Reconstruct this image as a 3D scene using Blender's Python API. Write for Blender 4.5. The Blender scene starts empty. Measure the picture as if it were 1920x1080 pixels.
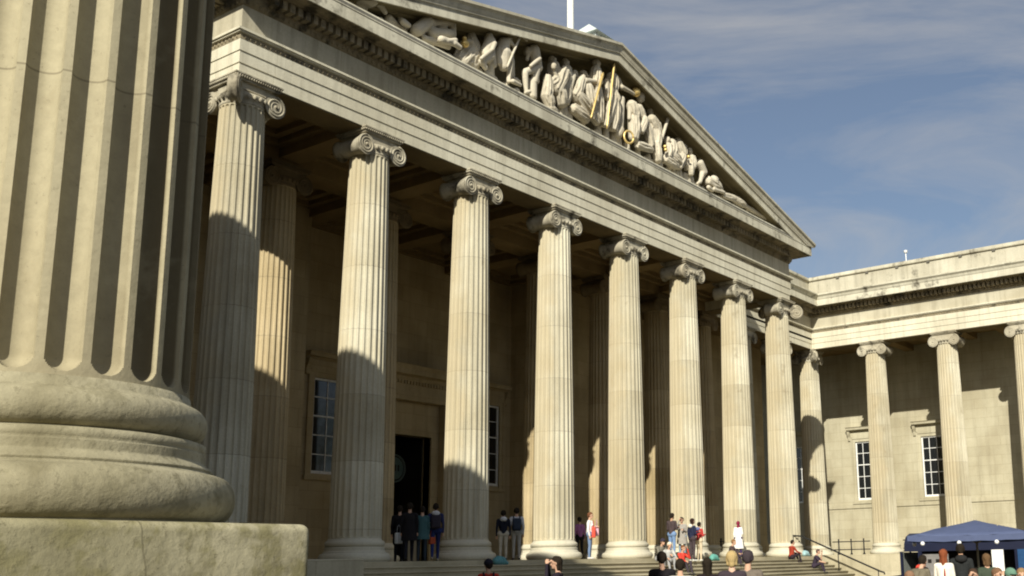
import bpy, bmesh, math, random
import numpy as np
from mathutils import Vector, Matrix
random.seed(7); np.random.seed(7)
PI = math.pi; R = math.radians
S = bpy.context.scene; COL = S.collection

# ------------------------------------------------------------------ camera
CX, CY, CZ = -17.3648, -26.0730, -0.1850
YAW, PITCH, ROLL = 0.98580, 0.20122, -0.01940
FPX, EX, EY = 1990.885, 285.43, 108.87
fw = Vector((math.sin(YAW)*math.cos(PITCH), math.cos(YAW)*math.cos(PITCH), math.sin(PITCH)))
rt0 = Vector((math.cos(YAW), -math.sin(YAW), 0)); up0 = rt0.cross(fw)
rt = rt0*math.cos(ROLL)+up0*math.sin(ROLL); up = -rt0*math.sin(ROLL)+up0*math.cos(ROLL)
cam = bpy.data.cameras.new('camera'); camo = bpy.data.objects.new('camera', cam); COL.objects.link(camo)
M = Matrix.Identity(4)
for i in range(3):
    M[i][0] = rt[i]; M[i][1] = up[i]; M[i][2] = -fw[i]
M[0][3], M[1][3], M[2][3] = CX, CY, CZ
camo.matrix_world = M
cam.sensor_width = 36; cam.lens = 36*FPX/1920
cam.shift_x = -EX/1920; cam.shift_y = EY/1920
cam.clip_start = 0.1; cam.clip_end = 3000
S.camera = camo

def ray(px, py):
    return fw + rt*((px-960-EX)/FPX) - up*((py-540-EY)/FPX)
def at_y(px, py, y):
    v = ray(px, py); t = (y-CY)/v.y; return Vector((CX+t*v.x, CY+t*v.y, CZ+t*v.z))
def at_d(px, dist):
    """ground-plan point seen at column px, dist metres from the camera"""
    v = ray(px, 1050); l = math.hypot(v.x, v.y); return (CX+v.x/l*dist, CY+v.y/l*dist)

# ------------------------------------------------------------------ sun and sky
SUN = Vector((-1.0, -0.43, 0.675)).normalized()          # towards the sun
EL = math.asin(SUN.z); AZ = math.atan2(SUN.x, SUN.y)
W = bpy.data.worlds.new('World'); S.world = W; W.use_nodes = True
nt = W.node_tree; nt.nodes.clear()
def N(nt, t, **kw):
    n = nt.nodes.new(t)
    for k, v in kw.items(): setattr(n, k, v)
    return n
def L(nt, a, b): nt.links.new(a, b)
out = N(nt, 'ShaderNodeOutputWorld'); bg = N(nt, 'ShaderNodeBackground')
sky = N(nt, 'ShaderNodeTexSky', sky_type='NISHITA'); sky.sun_disc = False
sky.sun_elevation = EL; sky.sun_rotation = AZ; sky.air_density = 1.0; sky.dust_density = 1.2; sky.ozone_density = 1.5
tc = N(nt, 'ShaderNodeTexCoord')
mp = N(nt, 'ShaderNodeMapping'); mp.inputs['Rotation'].default_value = (R(20), R(-25), R(35)); mp.inputs['Scale'].default_value = (1.6, 1.6, 5.5)
nz = N(nt, 'ShaderNodeTexNoise'); nz.inputs['Scale'].default_value = 1.9; nz.inputs['Detail'].default_value = 10; nz.inputs['Roughness'].default_value = 0.60; nz.inputs['Distortion'].default_value = 0.7
cr = N(nt, 'ShaderNodeValToRGB'); cr.color_ramp.elements[0].position = 0.40; cr.color_ramp.elements[1].position = 0.72
cr.color_ramp.elements[1].color = (0.70, 0.70, 0.70, 1); cr.color_ramp.elements[0].color = (0.10, 0.10, 0.10, 1)
mx = N(nt, 'ShaderNodeMixRGB'); mx.inputs['Color2'].default_value = (5.6, 5.5, 5.4, 1)
L(nt, tc.outputs['Generated'], mp.inputs['Vector']); L(nt, mp.outputs['Vector'], nz.inputs['Vector'])
L(nt, nz.outputs['Fac'], cr.inputs['Fac']); L(nt, cr.outputs['Color'], mx.inputs['Fac'])
L(nt, sky.outputs['Color'], mx.inputs['Color1']); L(nt, mx.outputs['Color'], bg.inputs['Color'])
bg.inputs['Strength'].default_value = 0.064
L(nt, bg.outputs['Background'], out.inputs['Surface'])
sun = bpy.data.lights.new('sun', 'SUN'); suno = bpy.data.objects.new('sun', sun); COL.objects.link(suno)
sun.energy = 4.6; sun.angle = R(0.53); sun.color = (1.0, 0.95, 0.82)
suno.rotation_euler = SUN.to_track_quat('Z', 'Y').to_euler()
S.view_settings.view_transform = 'Standard'; S.view_settings.look = 'None'
S.view_settings.exposure = 0.5; S.view_settings.gamma = 1
S.render.engine = 'CYCLES'
S.cycles.diffuse_bounces = 4; S.cycles.max_bounces = 8
S.cycles.filter_width = 2.0

# ------------------------------------------------------------------ materials
def new_mat(name):
    m = bpy.data.materials.new(name); m.use_nodes = True
    b = m.node_tree.nodes['Principled BSDF']
    return m, m.node_tree, b
def plain(name, col, rough=0.6, metal=0.0, noise=0.12, scale=12, spec=0.3):
    m, nt, b = new_mat(name)
    b.inputs['Roughness'].default_value = rough; b.inputs['Metallic'].default_value = metal
    b.inputs['Specular IOR Level'].default_value = spec
    g = N(nt, 'ShaderNodeTexCoord'); n = N(nt, 'ShaderNodeTexNoise'); n.inputs['Scale'].default_value = scale; n.inputs['Detail'].default_value = 4
    r = N(nt, 'ShaderNodeValToRGB')
    r.color_ramp.elements[0].position = .3; r.color_ramp.elements[1].position = .7
    r.color_ramp.elements[0].color = tuple(c*(1-noise) for c in col)+(1,)
    r.color_ramp.elements[1].color = tuple(min(1, c*(1+noise)) for c in col)+(1,)
    L(nt, g.outputs['Object'], n.inputs['Vector']); L(nt, n.outputs['Fac'], r.inputs['Fac']); L(nt, r.outputs['Color'], b.inputs['Base Color'])
    return m
def stone(name, base, patina, soot=None, soot_at=0.62, joints=None, drums=None, bump=0.25, fine=18.0, streak=0.5, tone=0.07):
    """weathered limestone: colour drift, vertical rain streaks, optional block joints or drum joints"""
    m, nt, b = new_mat(name)
    b.inputs['Roughness'].default_value = 0.88; b.inputs['Specular IOR Level'].default_value = 0.15
    geo = N(nt, 'ShaderNodeNewGeometry'); P = geo.outputs['Position']
    sx = N(nt, 'ShaderNodeSeparateXYZ'); L(nt, P, sx.inputs[0])
    def noise(scale, detail=5, vec=P, rough=.55):
        n = N(nt, 'ShaderNodeTexNoise'); n.inputs['Scale'].default_value = scale; n.inputs['Detail'].default_value = detail; n.inputs['Roughness'].default_value = rough
        L(nt, vec, n.inputs['Vector']); return n.outputs['Fac']
    def ramp(f, a, bb, ca=(0, 0, 0, 1), cb=(1, 1, 1, 1)):
        r = N(nt, 'ShaderNodeValToRGB'); r.color_ramp.elements[0].position = a; r.color_ramp.elements[1].position = bb
        r.color_ramp.elements[0].color = ca; r.color_ramp.elements[1].color = cb; L(nt, f, r.inputs['Fac']); return r.outputs['Color']
    def mix(fac, a, bb, typ='MIX'):
        x = N(nt, 'ShaderNodeMixRGB', blend_type=typ)
        for s, v in ((x.inputs['Fac'], fac), (x.inputs['Color1'], a), (x.inputs['Color2'], bb)):
            if hasattr(v, 'is_output') or hasattr(v, 'links'): L(nt, v, s)
            elif isinstance(v, (int, float)): s.default_value = v
            else: s.default_value = tuple(v)+((1,) if len(v) == 3 else ())
        return x.outputs['Color']
    def math_(op, a, bb=None):
        x = N(nt, 'ShaderNodeMath', operation=op)
        for i, v in enumerate((a, bb)):
            if v is None: continue
            if hasattr(v, 'links'): L(nt, v, x.inputs[i])
            else: x.inputs[i].default_value = v
        return x.outputs[0]
    c = mix(ramp(noise(.45, 6), .38, .66), base, patina)
    smap = N(nt, 'ShaderNodeMapping'); smap.inputs['Scale'].default_value = (2.6, 2.6, .16); L(nt, P, smap.inputs['Vector'])
    st = ramp(noise(1.3, 6, smap.outputs['Vector'], .62), .46, .72)
    dk = tuple(x*.62 for x in patina)
    c = mix(math_('MULTIPLY', st, streak), c, dk)
    fg = ramp(noise(fine, 6, P, .7), .30, .75, (.80, .80, .79, 1), (1.08, 1.08, 1.07, 1))
    c = mix(.75, c, fg, 'MULTIPLY')
    if soot:
        sm = ramp(math_('ADD', math_('MULTIPLY', noise(1.6, 7, P, .65), .6), math_('MULTIPLY', noise(.5, 4, smap.outputs['Vector']), .4)), soot_at-.06, soot_at+.05)
        c = mix(sm, c, soot)
    hmap = None
    if joints:
        cb = N(nt, 'ShaderNodeCombineXYZ'); L(nt, math_('ADD', sx.outputs['X'], sx.outputs['Y']), cb.inputs['X']); L(nt, sx.outputs['Z'], cb.inputs['Y'])
        br = N(nt, 'ShaderNodeTexBrick'); L(nt, cb.outputs[0], br.inputs['Vector'])
        br.inputs['Scale'].default_value = 1.0; br.inputs['Brick Width'].default_value = joints[0]; br.inputs['Row Height'].default_value = joints[1]
        br.inputs['Mortar Size'].default_value = .010; br.inputs['Mortar Smooth'].default_value = .3
        br.inputs['Color1'].default_value = (1-tone, 1-tone*1.05, 1-tone*1.2, 1); br.inputs['Color2'].default_value = (1+tone*.5, 1+tone*.5, 1+tone*.5, 1); br.inputs['Mortar'].default_value = (.74, .72, .68, 1)
        br.inputs['Bias'].default_value = 0
        c = mix(1.0, c, br.outputs['Color'], 'MULTIPLY')
    if drums:
        oi = N(nt, 'ShaderNodeObjectInfo')
        zz = math_('ADD', math_('DIVIDE', sx.outputs['Z'], drums), math_('MULTIPLY', oi.outputs['Random'], 1.0))
        fr = math_('FRACT', zz)
        ln = math_('LESS_THAN', fr, .012)
        wn = N(nt, 'ShaderNodeTexWhiteNoise', noise_dimensions='2D')
        cv = N(nt, 'ShaderNodeCombineXYZ'); L(nt, math_('FLOOR', zz), cv.inputs['X']); L(nt, math_('MULTIPLY', oi.outputs['Random'], 37.0), cv.inputs['Y'])
        L(nt, cv.outputs[0], wn.inputs['Vector'])
        tn = ramp(wn.outputs['Value'], 0, 1, (1-tone*1.5, 1-tone*1.7, 1-tone*2.1, 1), (1+tone*.5, 1+tone*.5, 1+tone*.45, 1))
        c = mix(1.0, c, tn, 'MULTIPLY')
        c = mix(math_('MULTIPLY', ln, .38), c, (.13, .11, .08))
    L(nt, c, b.inputs['Base Color'])
    bp = N(nt, 'ShaderNodeBump'); bp.inputs['Strength'].default_value = bump; bp.inputs['Distance'].default_value = .03
    h = math_('ADD', math_('MULTIPLY', noise(fine*.5, 7, P, .7), .7), math_('MULTIPLY', noise(fine*3, 4), .25))
    L(nt, h, bp.inputs['Height']); L(nt, bp.outputs['Normal'], b.inputs['Normal'])
    return m
BASE = (.585, .555, .445); PAT = (.46, .42, .31); SOOT = (.085, .075, .055)
M_shaft = stone('portland_stone_shaft', BASE, PAT, soot=(.30, .26, .18), soot_at=.65, drums=2.05, streak=.6, tone=.12)
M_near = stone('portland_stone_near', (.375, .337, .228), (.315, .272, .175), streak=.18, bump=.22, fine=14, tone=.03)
M_nearbase = stone('weathered_base_stone', (.47, .43, .305), (.24, .215, .135), soot=(.17, .15, .09), soot_at=.56, bump=.55, fine=9, streak=.25)
M_block = stone('lichened_block_stone', (.47, .43, .295), (.26, .235, .135), soot=(.13, .115, .06), soot_at=.56, bump=.5, fine=8, streak=.35)
M_cap = stone('capital_stone', (.50, .465, .365), (.36, .32, .235), soot=SOOT, soot_at=.56, streak=.5)
M_base = stone('base_stone', (.62, .59, .475), (.52, .48, .37), streak=.2)
M_ent = stone('entablature_stone', (.72, .685, .55), (.58, .54, .415), soot=(.24, .20, .13), soot_at=.66, joints=(2.37, 9.0), streak=.5, tone=.07)
M_corn = stone('cornice_stone', (.64, .61, .49), (.46, .43, .335), soot=SOOT, soot_at=.60, streak=.5)
M_dent = stone('dark_dentil_stone', (.33, .28, .19), (.22, .185, .115), soot=(.07, .062, .045), soot_at=.55, streak=.5)  # dark stone; also carries painted shade on crown band and cornice underside
M_wall = stone('ashlar_wall', (.50, .465, .345), (.39, .35, .245), joints=(1.5, .62), streak=.4, tone=.055)
M_inwall = stone('portico_ashlar', (.52, .42, .25), (.39, .305, .17), joints=(1.6, .75), streak=.35, tone=.09)
M_ceil = stone('shaded_ceiling_stone', (.29, .21, .10), (.20, .14, .066), streak=.2)  # deep portico shade is put into this ceiling colour
M_soff = stone('shaded_soffit_stone', (.19, .145, .075), (.12, .092, .048), streak=.2)  # dark brown imitates the shade under the architraves
M_lip = stone('blackened_lip_stone', (.20, .19, .16), (.12, .115, .10), streak=.4)
M_statue = stone('statue_stone', (.62, .57, .46), (.50, .45, .35), soot=(.16, .14, .10), soot_at=.66, streak=.25, fine=10)
M_tymp = stone('tympanum_stone', (.26, .22, .13), (.19, .16, .09), streak=.3)  # recess shade under the raking cornices is part of this dark tone
M_step = stone('step_stone', (.50, .445, .315), (.36, .32, .215), streak=.15)
M_par = stone('parapet_stone', (.57, .54, .435), (.43, .40, .31), soot=(.14, .13, .10), soot_at=.63, joints=(2.1, 5.0), streak=.45)
M_gild = plain('gilding', (.74, .55, .22), .42, .6, .10, 6)
M_lead = plain('roof_lead', (.22, .23, .24), .5, .2)
M_iron = plain('black_iron', (.02, .021, .022), .45, .3)
M_white = plain('white_paint', (.80, .80, .77), .4)
M_wood = plain('dark_door', (.018, .016, .012), .5)
M_pave = stone('paving', (.125, .112, .085), (.09, .08, .06), joints=(.9, .6), streak=0)
def glass(name, col=(.012, .014, .016)):
    m, nt, b = new_mat(name)
    b.inputs['Base Color'].default_value = col+(1,); b.inputs['Roughness'].default_value = .04; b.inputs['Specular IOR Level'].default_value = .8
    g = N(nt, 'ShaderNodeTexCoord'); n = N(nt, 'ShaderNodeTexNoise'); n.inputs['Scale'].default_value = 1.2
    bp = N(nt, 'ShaderNodeBump'); bp.inputs['Strength'].default_value = .05; L(nt, g.outputs['Object'], n.inputs['Vector']); L(nt, n.outputs['Fac'], bp.inputs['Height']); L(nt, bp.outputs['Normal'], b.inputs['Normal'])
    return m
M_glass = glass('window_glass')
_cm = {}
def cloth(col, rough=.85):
    k = tuple(round(c, 3) for c in col)
    if k not in _cm: _cm[k] = plain('cloth_%d' % len(_cm), col, rough, 0, .10, 9, .1)
    return _cm[k]

def overlay(m, expr, colour, strength):
    """stains and painted flute shade: mixes colour over the stone where expr (a builder of a 0..1 socket) says"""
    nt = m.node_tree; b = nt.nodes['Principled BSDF']; old = b.inputs['Base Color'].links[0].from_socket
    f = expr(nt); q = N(nt, 'ShaderNodeMath', operation='MULTIPLY'); L(nt, f, q.inputs[0]); q.inputs[1].default_value = strength
    x = N(nt, 'ShaderNodeMixRGB'); L(nt, q.outputs[0], x.inputs['Fac']); L(nt, old, x.inputs['Color1']); x.inputs['Color2'].default_value = tuple(colour)+(1,)
    L(nt, x.outputs['Color'], b.inputs['Base Color'])
def nmath(nt, op, a, b=None):
    x = N(nt, 'ShaderNodeMath', operation=op)
    for i, v in enumerate((a, b)):
        if v is None: continue
        if hasattr(v, 'links'): L(nt, v, x.inputs[i])
        else: x.inputs[i].default_value = v
    return x.outputs[0]
def nrange(nt, v, a, b):
    x = N(nt, 'ShaderNodeMapRange'); x.interpolation_type = 'SMOOTHSTEP'; L(nt, v, x.inputs['Value']); x.inputs['From Min'].default_value = a; x.inputs['From Max'].default_value = b; return x.outputs['Result']
def nnoise(nt, vec, scale, det=5):
    n = N(nt, 'ShaderNodeTexNoise'); n.inputs['Scale'].default_value = scale; n.inputs['Detail'].default_value = det; L(nt, vec, n.inputs['Vector']); return n.outputs['Fac']
def sheltered(nt):              # tan patina on the sides that driving rain does not wash
    t = N(nt, 'ShaderNodeTexCoord'); sx = N(nt, 'ShaderNodeSeparateXYZ'); L(nt, t.outputs['Object'], sx.inputs[0])
    g = N(nt, 'ShaderNodeNewGeometry')
    d = nmath(nt, 'ADD', nmath(nt, 'MULTIPLY', sx.outputs['X'], -.80), nmath(nt, 'MULTIPLY', sx.outputs['Y'], .60))
    d = nmath(nt, 'ADD', d, nmath(nt, 'MULTIPLY', nmath(nt, 'SUBTRACT', nnoise(nt, g.outputs['Position'], 1.1), .5), 1.3))
    return nrange(nt, d, .05, .60)
overlay(M_shaft, sheltered, (.44, .37, .235), .55)
def flute_shade_crust(nt):            # shade painted into the near column's right-hand flutes, together with some crust
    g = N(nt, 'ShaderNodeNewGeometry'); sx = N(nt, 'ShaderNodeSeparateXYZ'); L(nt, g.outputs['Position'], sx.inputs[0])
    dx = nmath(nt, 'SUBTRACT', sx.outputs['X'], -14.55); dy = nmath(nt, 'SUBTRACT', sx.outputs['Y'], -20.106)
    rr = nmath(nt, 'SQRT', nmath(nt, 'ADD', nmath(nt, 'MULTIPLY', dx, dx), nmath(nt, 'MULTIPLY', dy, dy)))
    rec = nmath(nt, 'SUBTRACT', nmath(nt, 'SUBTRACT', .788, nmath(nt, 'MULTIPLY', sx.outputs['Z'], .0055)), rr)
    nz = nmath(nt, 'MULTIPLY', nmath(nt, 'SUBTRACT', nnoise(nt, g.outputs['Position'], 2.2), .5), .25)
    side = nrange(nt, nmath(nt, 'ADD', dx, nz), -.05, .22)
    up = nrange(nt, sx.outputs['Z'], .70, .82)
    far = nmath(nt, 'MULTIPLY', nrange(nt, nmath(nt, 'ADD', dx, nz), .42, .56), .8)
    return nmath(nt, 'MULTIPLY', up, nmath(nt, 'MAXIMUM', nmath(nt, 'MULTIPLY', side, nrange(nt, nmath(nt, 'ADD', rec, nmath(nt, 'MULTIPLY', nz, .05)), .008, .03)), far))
overlay(M_near, flute_shade_crust, (.095, .073, .037), .8)
def crack(nt):
    g = N(nt, 'ShaderNodeNewGeometry'); sx = N(nt, 'ShaderNodeSeparateXYZ'); L(nt, g.outputs['Position'], sx.inputs[0])
    nz = nmath(nt, 'MULTIPLY', nmath(nt, 'SUBTRACT', nnoise(nt, g.outputs['Position'], 5.0, 8), .5), .06)
    d = nmath(nt, 'ADD', nmath(nt, 'ADD', nmath(nt, 'SUBTRACT', sx.outputs['X'], -14.478), nmath(nt, 'MULTIPLY', sx.outputs['Z'], .16)), nz)
    return nmath(nt, 'SUBTRACT', 1.0, nrange(nt, nmath(nt, 'ABSOLUTE', d), .002, .007))
def blotches(sc, lo, hi, det=8):
    def f(nt):
        g = N(nt, 'ShaderNodeNewGeometry'); return nrange(nt, nmath(nt, 'ADD', nmath(nt, 'MULTIPLY', nnoise(nt, g.outputs['Position'], sc, det), .65), nmath(nt, 'MULTIPLY', nnoise(nt, g.outputs['Position'], sc*6, 6), .35)), lo, hi)
    return f
overlay(M_nearbase, blotches(5.5, .50, .60), (.20, .18, .11), .55)
overlay(M_nearbase, blotches(22, .55, .64), (.13, .115, .07), .45)
overlay(M_block, blotches(3.2, .49, .60), (.21, .19, .09), .65)
overlay(M_block, blotches(24, .56, .64), (.12, .105, .06), .5)
def drum_joint(nt):
    g = N(nt, 'ShaderNodeNewGeometry'); sx = N(nt, 'ShaderNodeSeparateXYZ'); L(nt, g.outputs['Position'], sx.inputs[0])
    return nmath(nt, 'SUBTRACT', 1.0, nrange(nt, nmath(nt, 'ABSOLUTE', nmath(nt, 'SUBTRACT', nmath(nt, 'MODULO', nmath(nt, 'ADD', sx.outputs['Z'], .905), 2.15), 2.15*.5)), .003, .008))
overlay(M_near, drum_joint, (.10, .08, .05), .5)
overlay(M_near, blotches(2.4, .54, .66), (.27, .235, .15), .5)
overlay(M_near, blotches(30, .60, .66), (.16, .14, .09), .45)
overlay(M_block, crack, (.08, .07, .04), .45)
# ------------------------------------------------------------------ mesh helpers
class MB:
    def __init__(s): s.v = []; s.f = []; s.sm = []
    def add(s, vs, fs, smooth=False):
        o = len(s.v); s.v += [tuple(v) for v in vs]; s.f += [tuple(i+o for i in f) for f in fs]; s.sm += [smooth]*len(fs); return s
    def box(s, x0, x1, y0, y1, z0, z1):
        vs = [(x, y, z) for z in (z0, z1) for y in (y0, y1) for x in (x0, x1)]
        return s.add(vs, [(0, 2, 3, 1), (4, 5, 7, 6), (0, 1, 5, 4), (2, 6, 7, 3), (0, 4, 6, 2), (1, 3, 7, 5)])
    def bbox(s, x0, x1, y0, y1, z0, z1, b=.02, seg=3):
        """box with rounded edges"""
        bm = bmesh.new(); bmesh.ops.create_cube(bm, size=1)
        for v in bm.verts: v.co = Vector(((x0+x1)/2+v.co.x*(x1-x0), (y0+y1)/2+v.co.y*(y1-y0), (z0+z1)/2+v.co.z*(z1-z0)))
        bmesh.ops.bevel(bm, geom=bm.edges[:], offset=b, segments=seg, profile=.5, affect='EDGES')
        bm.verts.index_update()
        s.add([v.co for v in bm.verts], [[v.index for v in f.verts] for f in bm.faces], True); bm.free(); return s
    def lathe(s, prof, n=32, c=(0, 0), smooth=True, cap=True, axis='z', off=0.0):
        vs = []; fs = []
        for r, z in prof:
            for k in range(n):
                a = 2*PI*k/n
                if axis == 'z': vs.append((c[0]+r*math.cos(a), c[1]+r*math.sin(a), z))
                elif axis == 'y': vs.append((c[0]+r*math.cos(a), z, c[1]+r*math.sin(a)))
                else: vs.append((z, c[0]+r*math.cos(a), c[1]+r*math.sin(a)))
        for i in range(len(prof)-1):
            for k in range(n):
                q = (i*n+k, i*n+(k+1) % n, (i+1)*n+(k+1) % n, (i+1)*n+k)
                fs.append(q if axis != 'y' else q[::-1])
        s.add(vs, fs, smooth)
        if cap:
            b = len(s.v)-len(vs); m = len(prof)-1
            c0 = tuple(b+k for k in range(n))[::-1]; c1 = tuple(b+m*n+k for k in range(n))
            if axis == 'y': c0, c1 = c0[::-1], c1[::-1]
            s.f += [c0, c1]; s.sm += [False, False]
        return s
    def tube(s, pts, r, n=8, smooth=True):
        pts = [Vector(p) for p in pts]; rs = r if isinstance(r, (list, tuple)) else [r]*len(pts)
        vs = []; fs = []; prev = None
        for i, p in enumerate(pts):
            d = (pts[min(i+1, len(pts)-1)]-pts[max(i-1, 0)]).normalized()
            if prev is None: prev = d.orthogonal().normalized()
            a = (prev-d*prev.dot(d)).normalized(); b = d.cross(a); prev = a
            for k in range(n): vs.append(p+(a*math.cos(2*PI*k/n)+b*math.sin(2*PI*k/n))*rs[i])
        for i in range(len(pts)-1):
            for k in range(n): fs.append((i*n+k, i*n+(k+1) % n, (i+1)*n+(k+1) % n, (i+1)*n+k))
        fs += [tuple(range(n))[::-1], tuple((len(pts)-1)*n+k for k in range(n))]
        return s.add(vs, fs, smooth)
    def ball(s, c, r, n=14, sc=(1, 1, 1)):
        m = n//2; vs = []; fs = []
        for i in range(m+1):
            t = PI*i/m
            for k in range(n):
                a = 2*PI*k/n; vs.append((c[0]+r*sc[0]*math.sin(t)*math.cos(a), c[1]+r*sc[1]*math.sin(t)*math.sin(a), c[2]-r*sc[2]*math.cos(t)))
        for i in range(m):
            for k in range(n): fs.append((i*n+k, i*n+(k+1) % n, (i+1)*n+(k+1) % n, (i+1)*n+k))
        return s.add(vs, fs, True)
    def prism(s, poly, axis, a0, a1, smooth=False):
        """closed 2-D polygon extruded along an axis: 'x' uses (y,z), 'y' uses (x,z), 'z' uses (x,y)"""
        def P(u, w, t): return {'x': (t, u, w), 'y': (u, t, w), 'z': (u, w, t)}[axis]
        n = len(poly); vs = [P(u, w, a0) for u, w in poly]+[P(u, w, a1) for u, w in poly]
        fs = [tuple(range(n)), tuple(range(n, 2*n))[::-1]]+[(i, n+i, n+(i+1) % n, (i+1) % n) for i in range(n)]
        return s.add(vs, fs, smooth)
    def sweep(s, prof, path, z0=0.0):
        """closed section [(out, z)] swept along a plan polyline with mitred corners; 'out' is to the right of travel"""
        n = len(prof); pts = [Vector(p) for p in path]; m = len(pts); vs = []; fs = []
        for i, p in enumerate(pts):
            ns = []
            if i > 0: d = (pts[i]-pts[i-1]).normalized(); ns.append(Vector((d.y, -d.x)))
            if i < m-1: d = (pts[i+1]-pts[i]).normalized(); ns.append(Vector((d.y, -d.x)))
            o = ns[0] if len(ns) == 1 else (ns[0]+ns[1])/(1+ns[0].dot(ns[1]))
            for u, z in prof: vs.append((p.x+o.x*u, p.y+o.y*u, z+z0))
        for i in range(m-1):
            for k in range(n): fs.append((i*n+k, i*n+(k+1) % n, (i+1)*n+(k+1) % n, (i+1)*n+k))
        fs += [tuple(range(n))[::-1], tuple((m-1)*n+k for k in range(n))]
        return s.add(vs, fs)
    def build(s, name, mat, parent=None, recalc=True):
        me = bpy.data.meshes.new(name); me.from_pydata(s.v, [], s.f); me.polygons.foreach_set('use_smooth', s.sm)
        if recalc:
            bm = bmesh.new(); bm.from_mesh(me); bmesh.ops.recalc_face_normals(bm, faces=bm.faces[:]); bm.to_mesh(me); bm.free()
        me.materials.append(mat); o = bpy.data.objects.new(name, me); COL.objects.link(o)
        if parent is not None: o.parent = parent
        return o
def tag(o, label=None, cat=None, group=None, kind=None):
    if label: o['label'] = label
    if cat: o['category'] = cat
    if group: o['group'] = group
    if kind: o['kind'] = kind
    return o
def empty(name, loc=(0, 0, 0), rz=0.0, parent=None):
    o = bpy.data.objects.new(name, None); COL.objects.link(o); o.location = loc; o.rotation_euler = (0, 0, rz); o.empty_display_size = .3
    if parent is not None: o.parent = parent
    return o
def inst(src, parent, loc=(0, 0, 0), rz=0.0, mirror=False):
    c = src.copy(); COL.objects.link(c); c.parent = parent; c.location = loc; c.rotation_euler = (0, 0, rz)
    if mirror: c.scale = (-1, 1, 1)
    return c

# ------------------------------------------------------------------ dimensions
H = 13.7; SP = 4.737; A = .568; YF = 4.94; XE = 47.19; SW = 4.81
XW, YW = -14.55, -20.106; ZF = .07; GZ = -1.80
XR = 7*SP; XM = 3.5*SP
WALLY = 10.5; WD = 5.3

# ------------------------------------------------------------------ ground
g = MB(); g.add([(-600, -600, GZ), (600, -600, GZ), (600, 600, GZ), (-600, 600, GZ)], [(0, 1, 2, 3)])
tag(g.build('ground', M_pave), kind='structure')

# ------------------------------------------------------------------ column parts
def shaft_mesh(nf=24, per=8, z0=.70, z1=12.92, r0=.785, r1=.625, rows=22, endrows=5, depth=.062):
    def rad(t): return r0+(r1-r0)*(t**1.45)
    pitch = 2*PI/nf; fh = .5*pitch*.80
    zs = [z0]
    w = r0*fh
    zs += [z0+.02+w*1.25*k/endrows for k in range(endrows+1)]
    a, b = zs[-1], z1-.04-r1*fh*1.2
    zs += [a+(b-a)*k/rows for k in range(1, rows+1)]
    zs += [b+r1*fh*1.2*k/endrows for k in range(1, endrows+1)]+[z1]
    vs = []; fs = []; n = nf*per
    us = np.concatenate([np.linspace(-1, 1, per-1), [1.25]])
    for z in zs:
        t = (z-z0)/(z1-z0); r = rad(t)
        wl = r*fh
        for k in range(nf):
            for j in range(per):
                u = us[j]
                ang = k*pitch+u*fh if j < per-1 else (k+.5)*pitch
                d = 0
                if abs(u) < 1:
                    q = 1-u*u
                    eb = (z0+.02+wl-z)/wl; et = (z-(z1-.04-wl))/wl
                    e = max(eb, et, 0); q -= e*e
                    d = depth*r/r0*math.sqrt(max(q, 0))
                vs.append(((r-d)*math.cos(ang), (r-d)*math.sin(ang), z))
    for i in range(len(zs)-1):
        for k in range(n): fs.append((i*n+k, i*n+(k+1) % n, (i+1)*n+(k+1) % n, (i+1)*n+k))
    m = MB(); m.add(vs, fs, False); m.f.append(tuple((len(zs)-1)*n+k for k in range(n))); m.sm.append(False)
    return m
def arc(cx, cz, r, a0, a1, n): return [(cx+r[0]*math.cos(R(a0+(a1-a0)*k/n)), cz+r[1]*math.sin(R(a0+(a1-a0)*k/n))) for k in range(n+1)]
def base_prof(n=8):
    p = [(1.0, 0.0)]
    p += arc(.965, .135, (.095, .128), -80, 80, n)
    p += [(.945, .268), (.925, .285)]
    p += [(.89+.045*abs(math.cos(PI*k/n))**1.5*(1 if k < n/2 else .0), .285+.105*k/n) for k in range(1, n)]
    p += [(.882, .392), (.888, .40), (.888, .438), (.868, .445)]
    p += arc(.80, .548, (.09, .098), -78, 78, n)
    p += [(.815, .648), (.80, .66), (.792, .70)]
    return p
def add_spiral(m, c, yface, r0, sgn, side, tr=.036):
    """raised volute scroll on a face at y=yface, turning towards side"""
    pts = []; rs = []; T = 2.6
    for k in range(54):
        t = k/53; a = PI/2-sgn*2*PI*T*t*1.0
        r = r0*(1-t)**.9*.93+.05*t
        pts.append((c[0]+r*math.cos(a), yface, c[1]+r*math.sin(a))); rs.append(tr*(1-.62*t))
    m.tube(pts, rs, 6)
    m.ball((c[0], yface, c[1]), .055, 8)
def volute_roll(m, x, z=13.12, y0=-.62, y1=.62, r=.345):
    prof = []
    for k in range(13):
        t = k/12; q = abs(2*t-1)
        prof.append((r*(.70+.30*q**1.6), y0+(y1-y0)*t))
    m.lathe(prof, 24, (x, z), True, True, 'y')
def canalis(m, y0, y1, hw=.62):
    top = 13.53; n = 10; up_ = []; lo = []
    for k in range(n+1):
        t = -1+2*k/n; x = t*hw
        up_.append((x, top)); lo.append((x, 13.20+.10*t*t))
    m.prism(up_+lo[::-1], 'y', y0, y1)
    for ysgn, yy in ((-1, y0), (1, y1)):
        m.tube([(x, yy, z-.01) for x, z in up_], .028, 6); m.tube([(x, yy, z+.01) for x, z in lo], .026, 6)
def echinus(m, n=24):
    m.lathe([(.62, 12.90), (.645, 12.94), (.645, 12.99), (.62, 13.0), (.70, 13.08), (.735, 13.16), (.72, 13.22), (.6, 13.24)], 40)
    for k in range(n):
        a = 2*PI*(k+.5)/n; m.ball((.715*math.cos(a), .715*math.sin(a), 13.12), .062, 8, (1, 1, 1.25))
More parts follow.
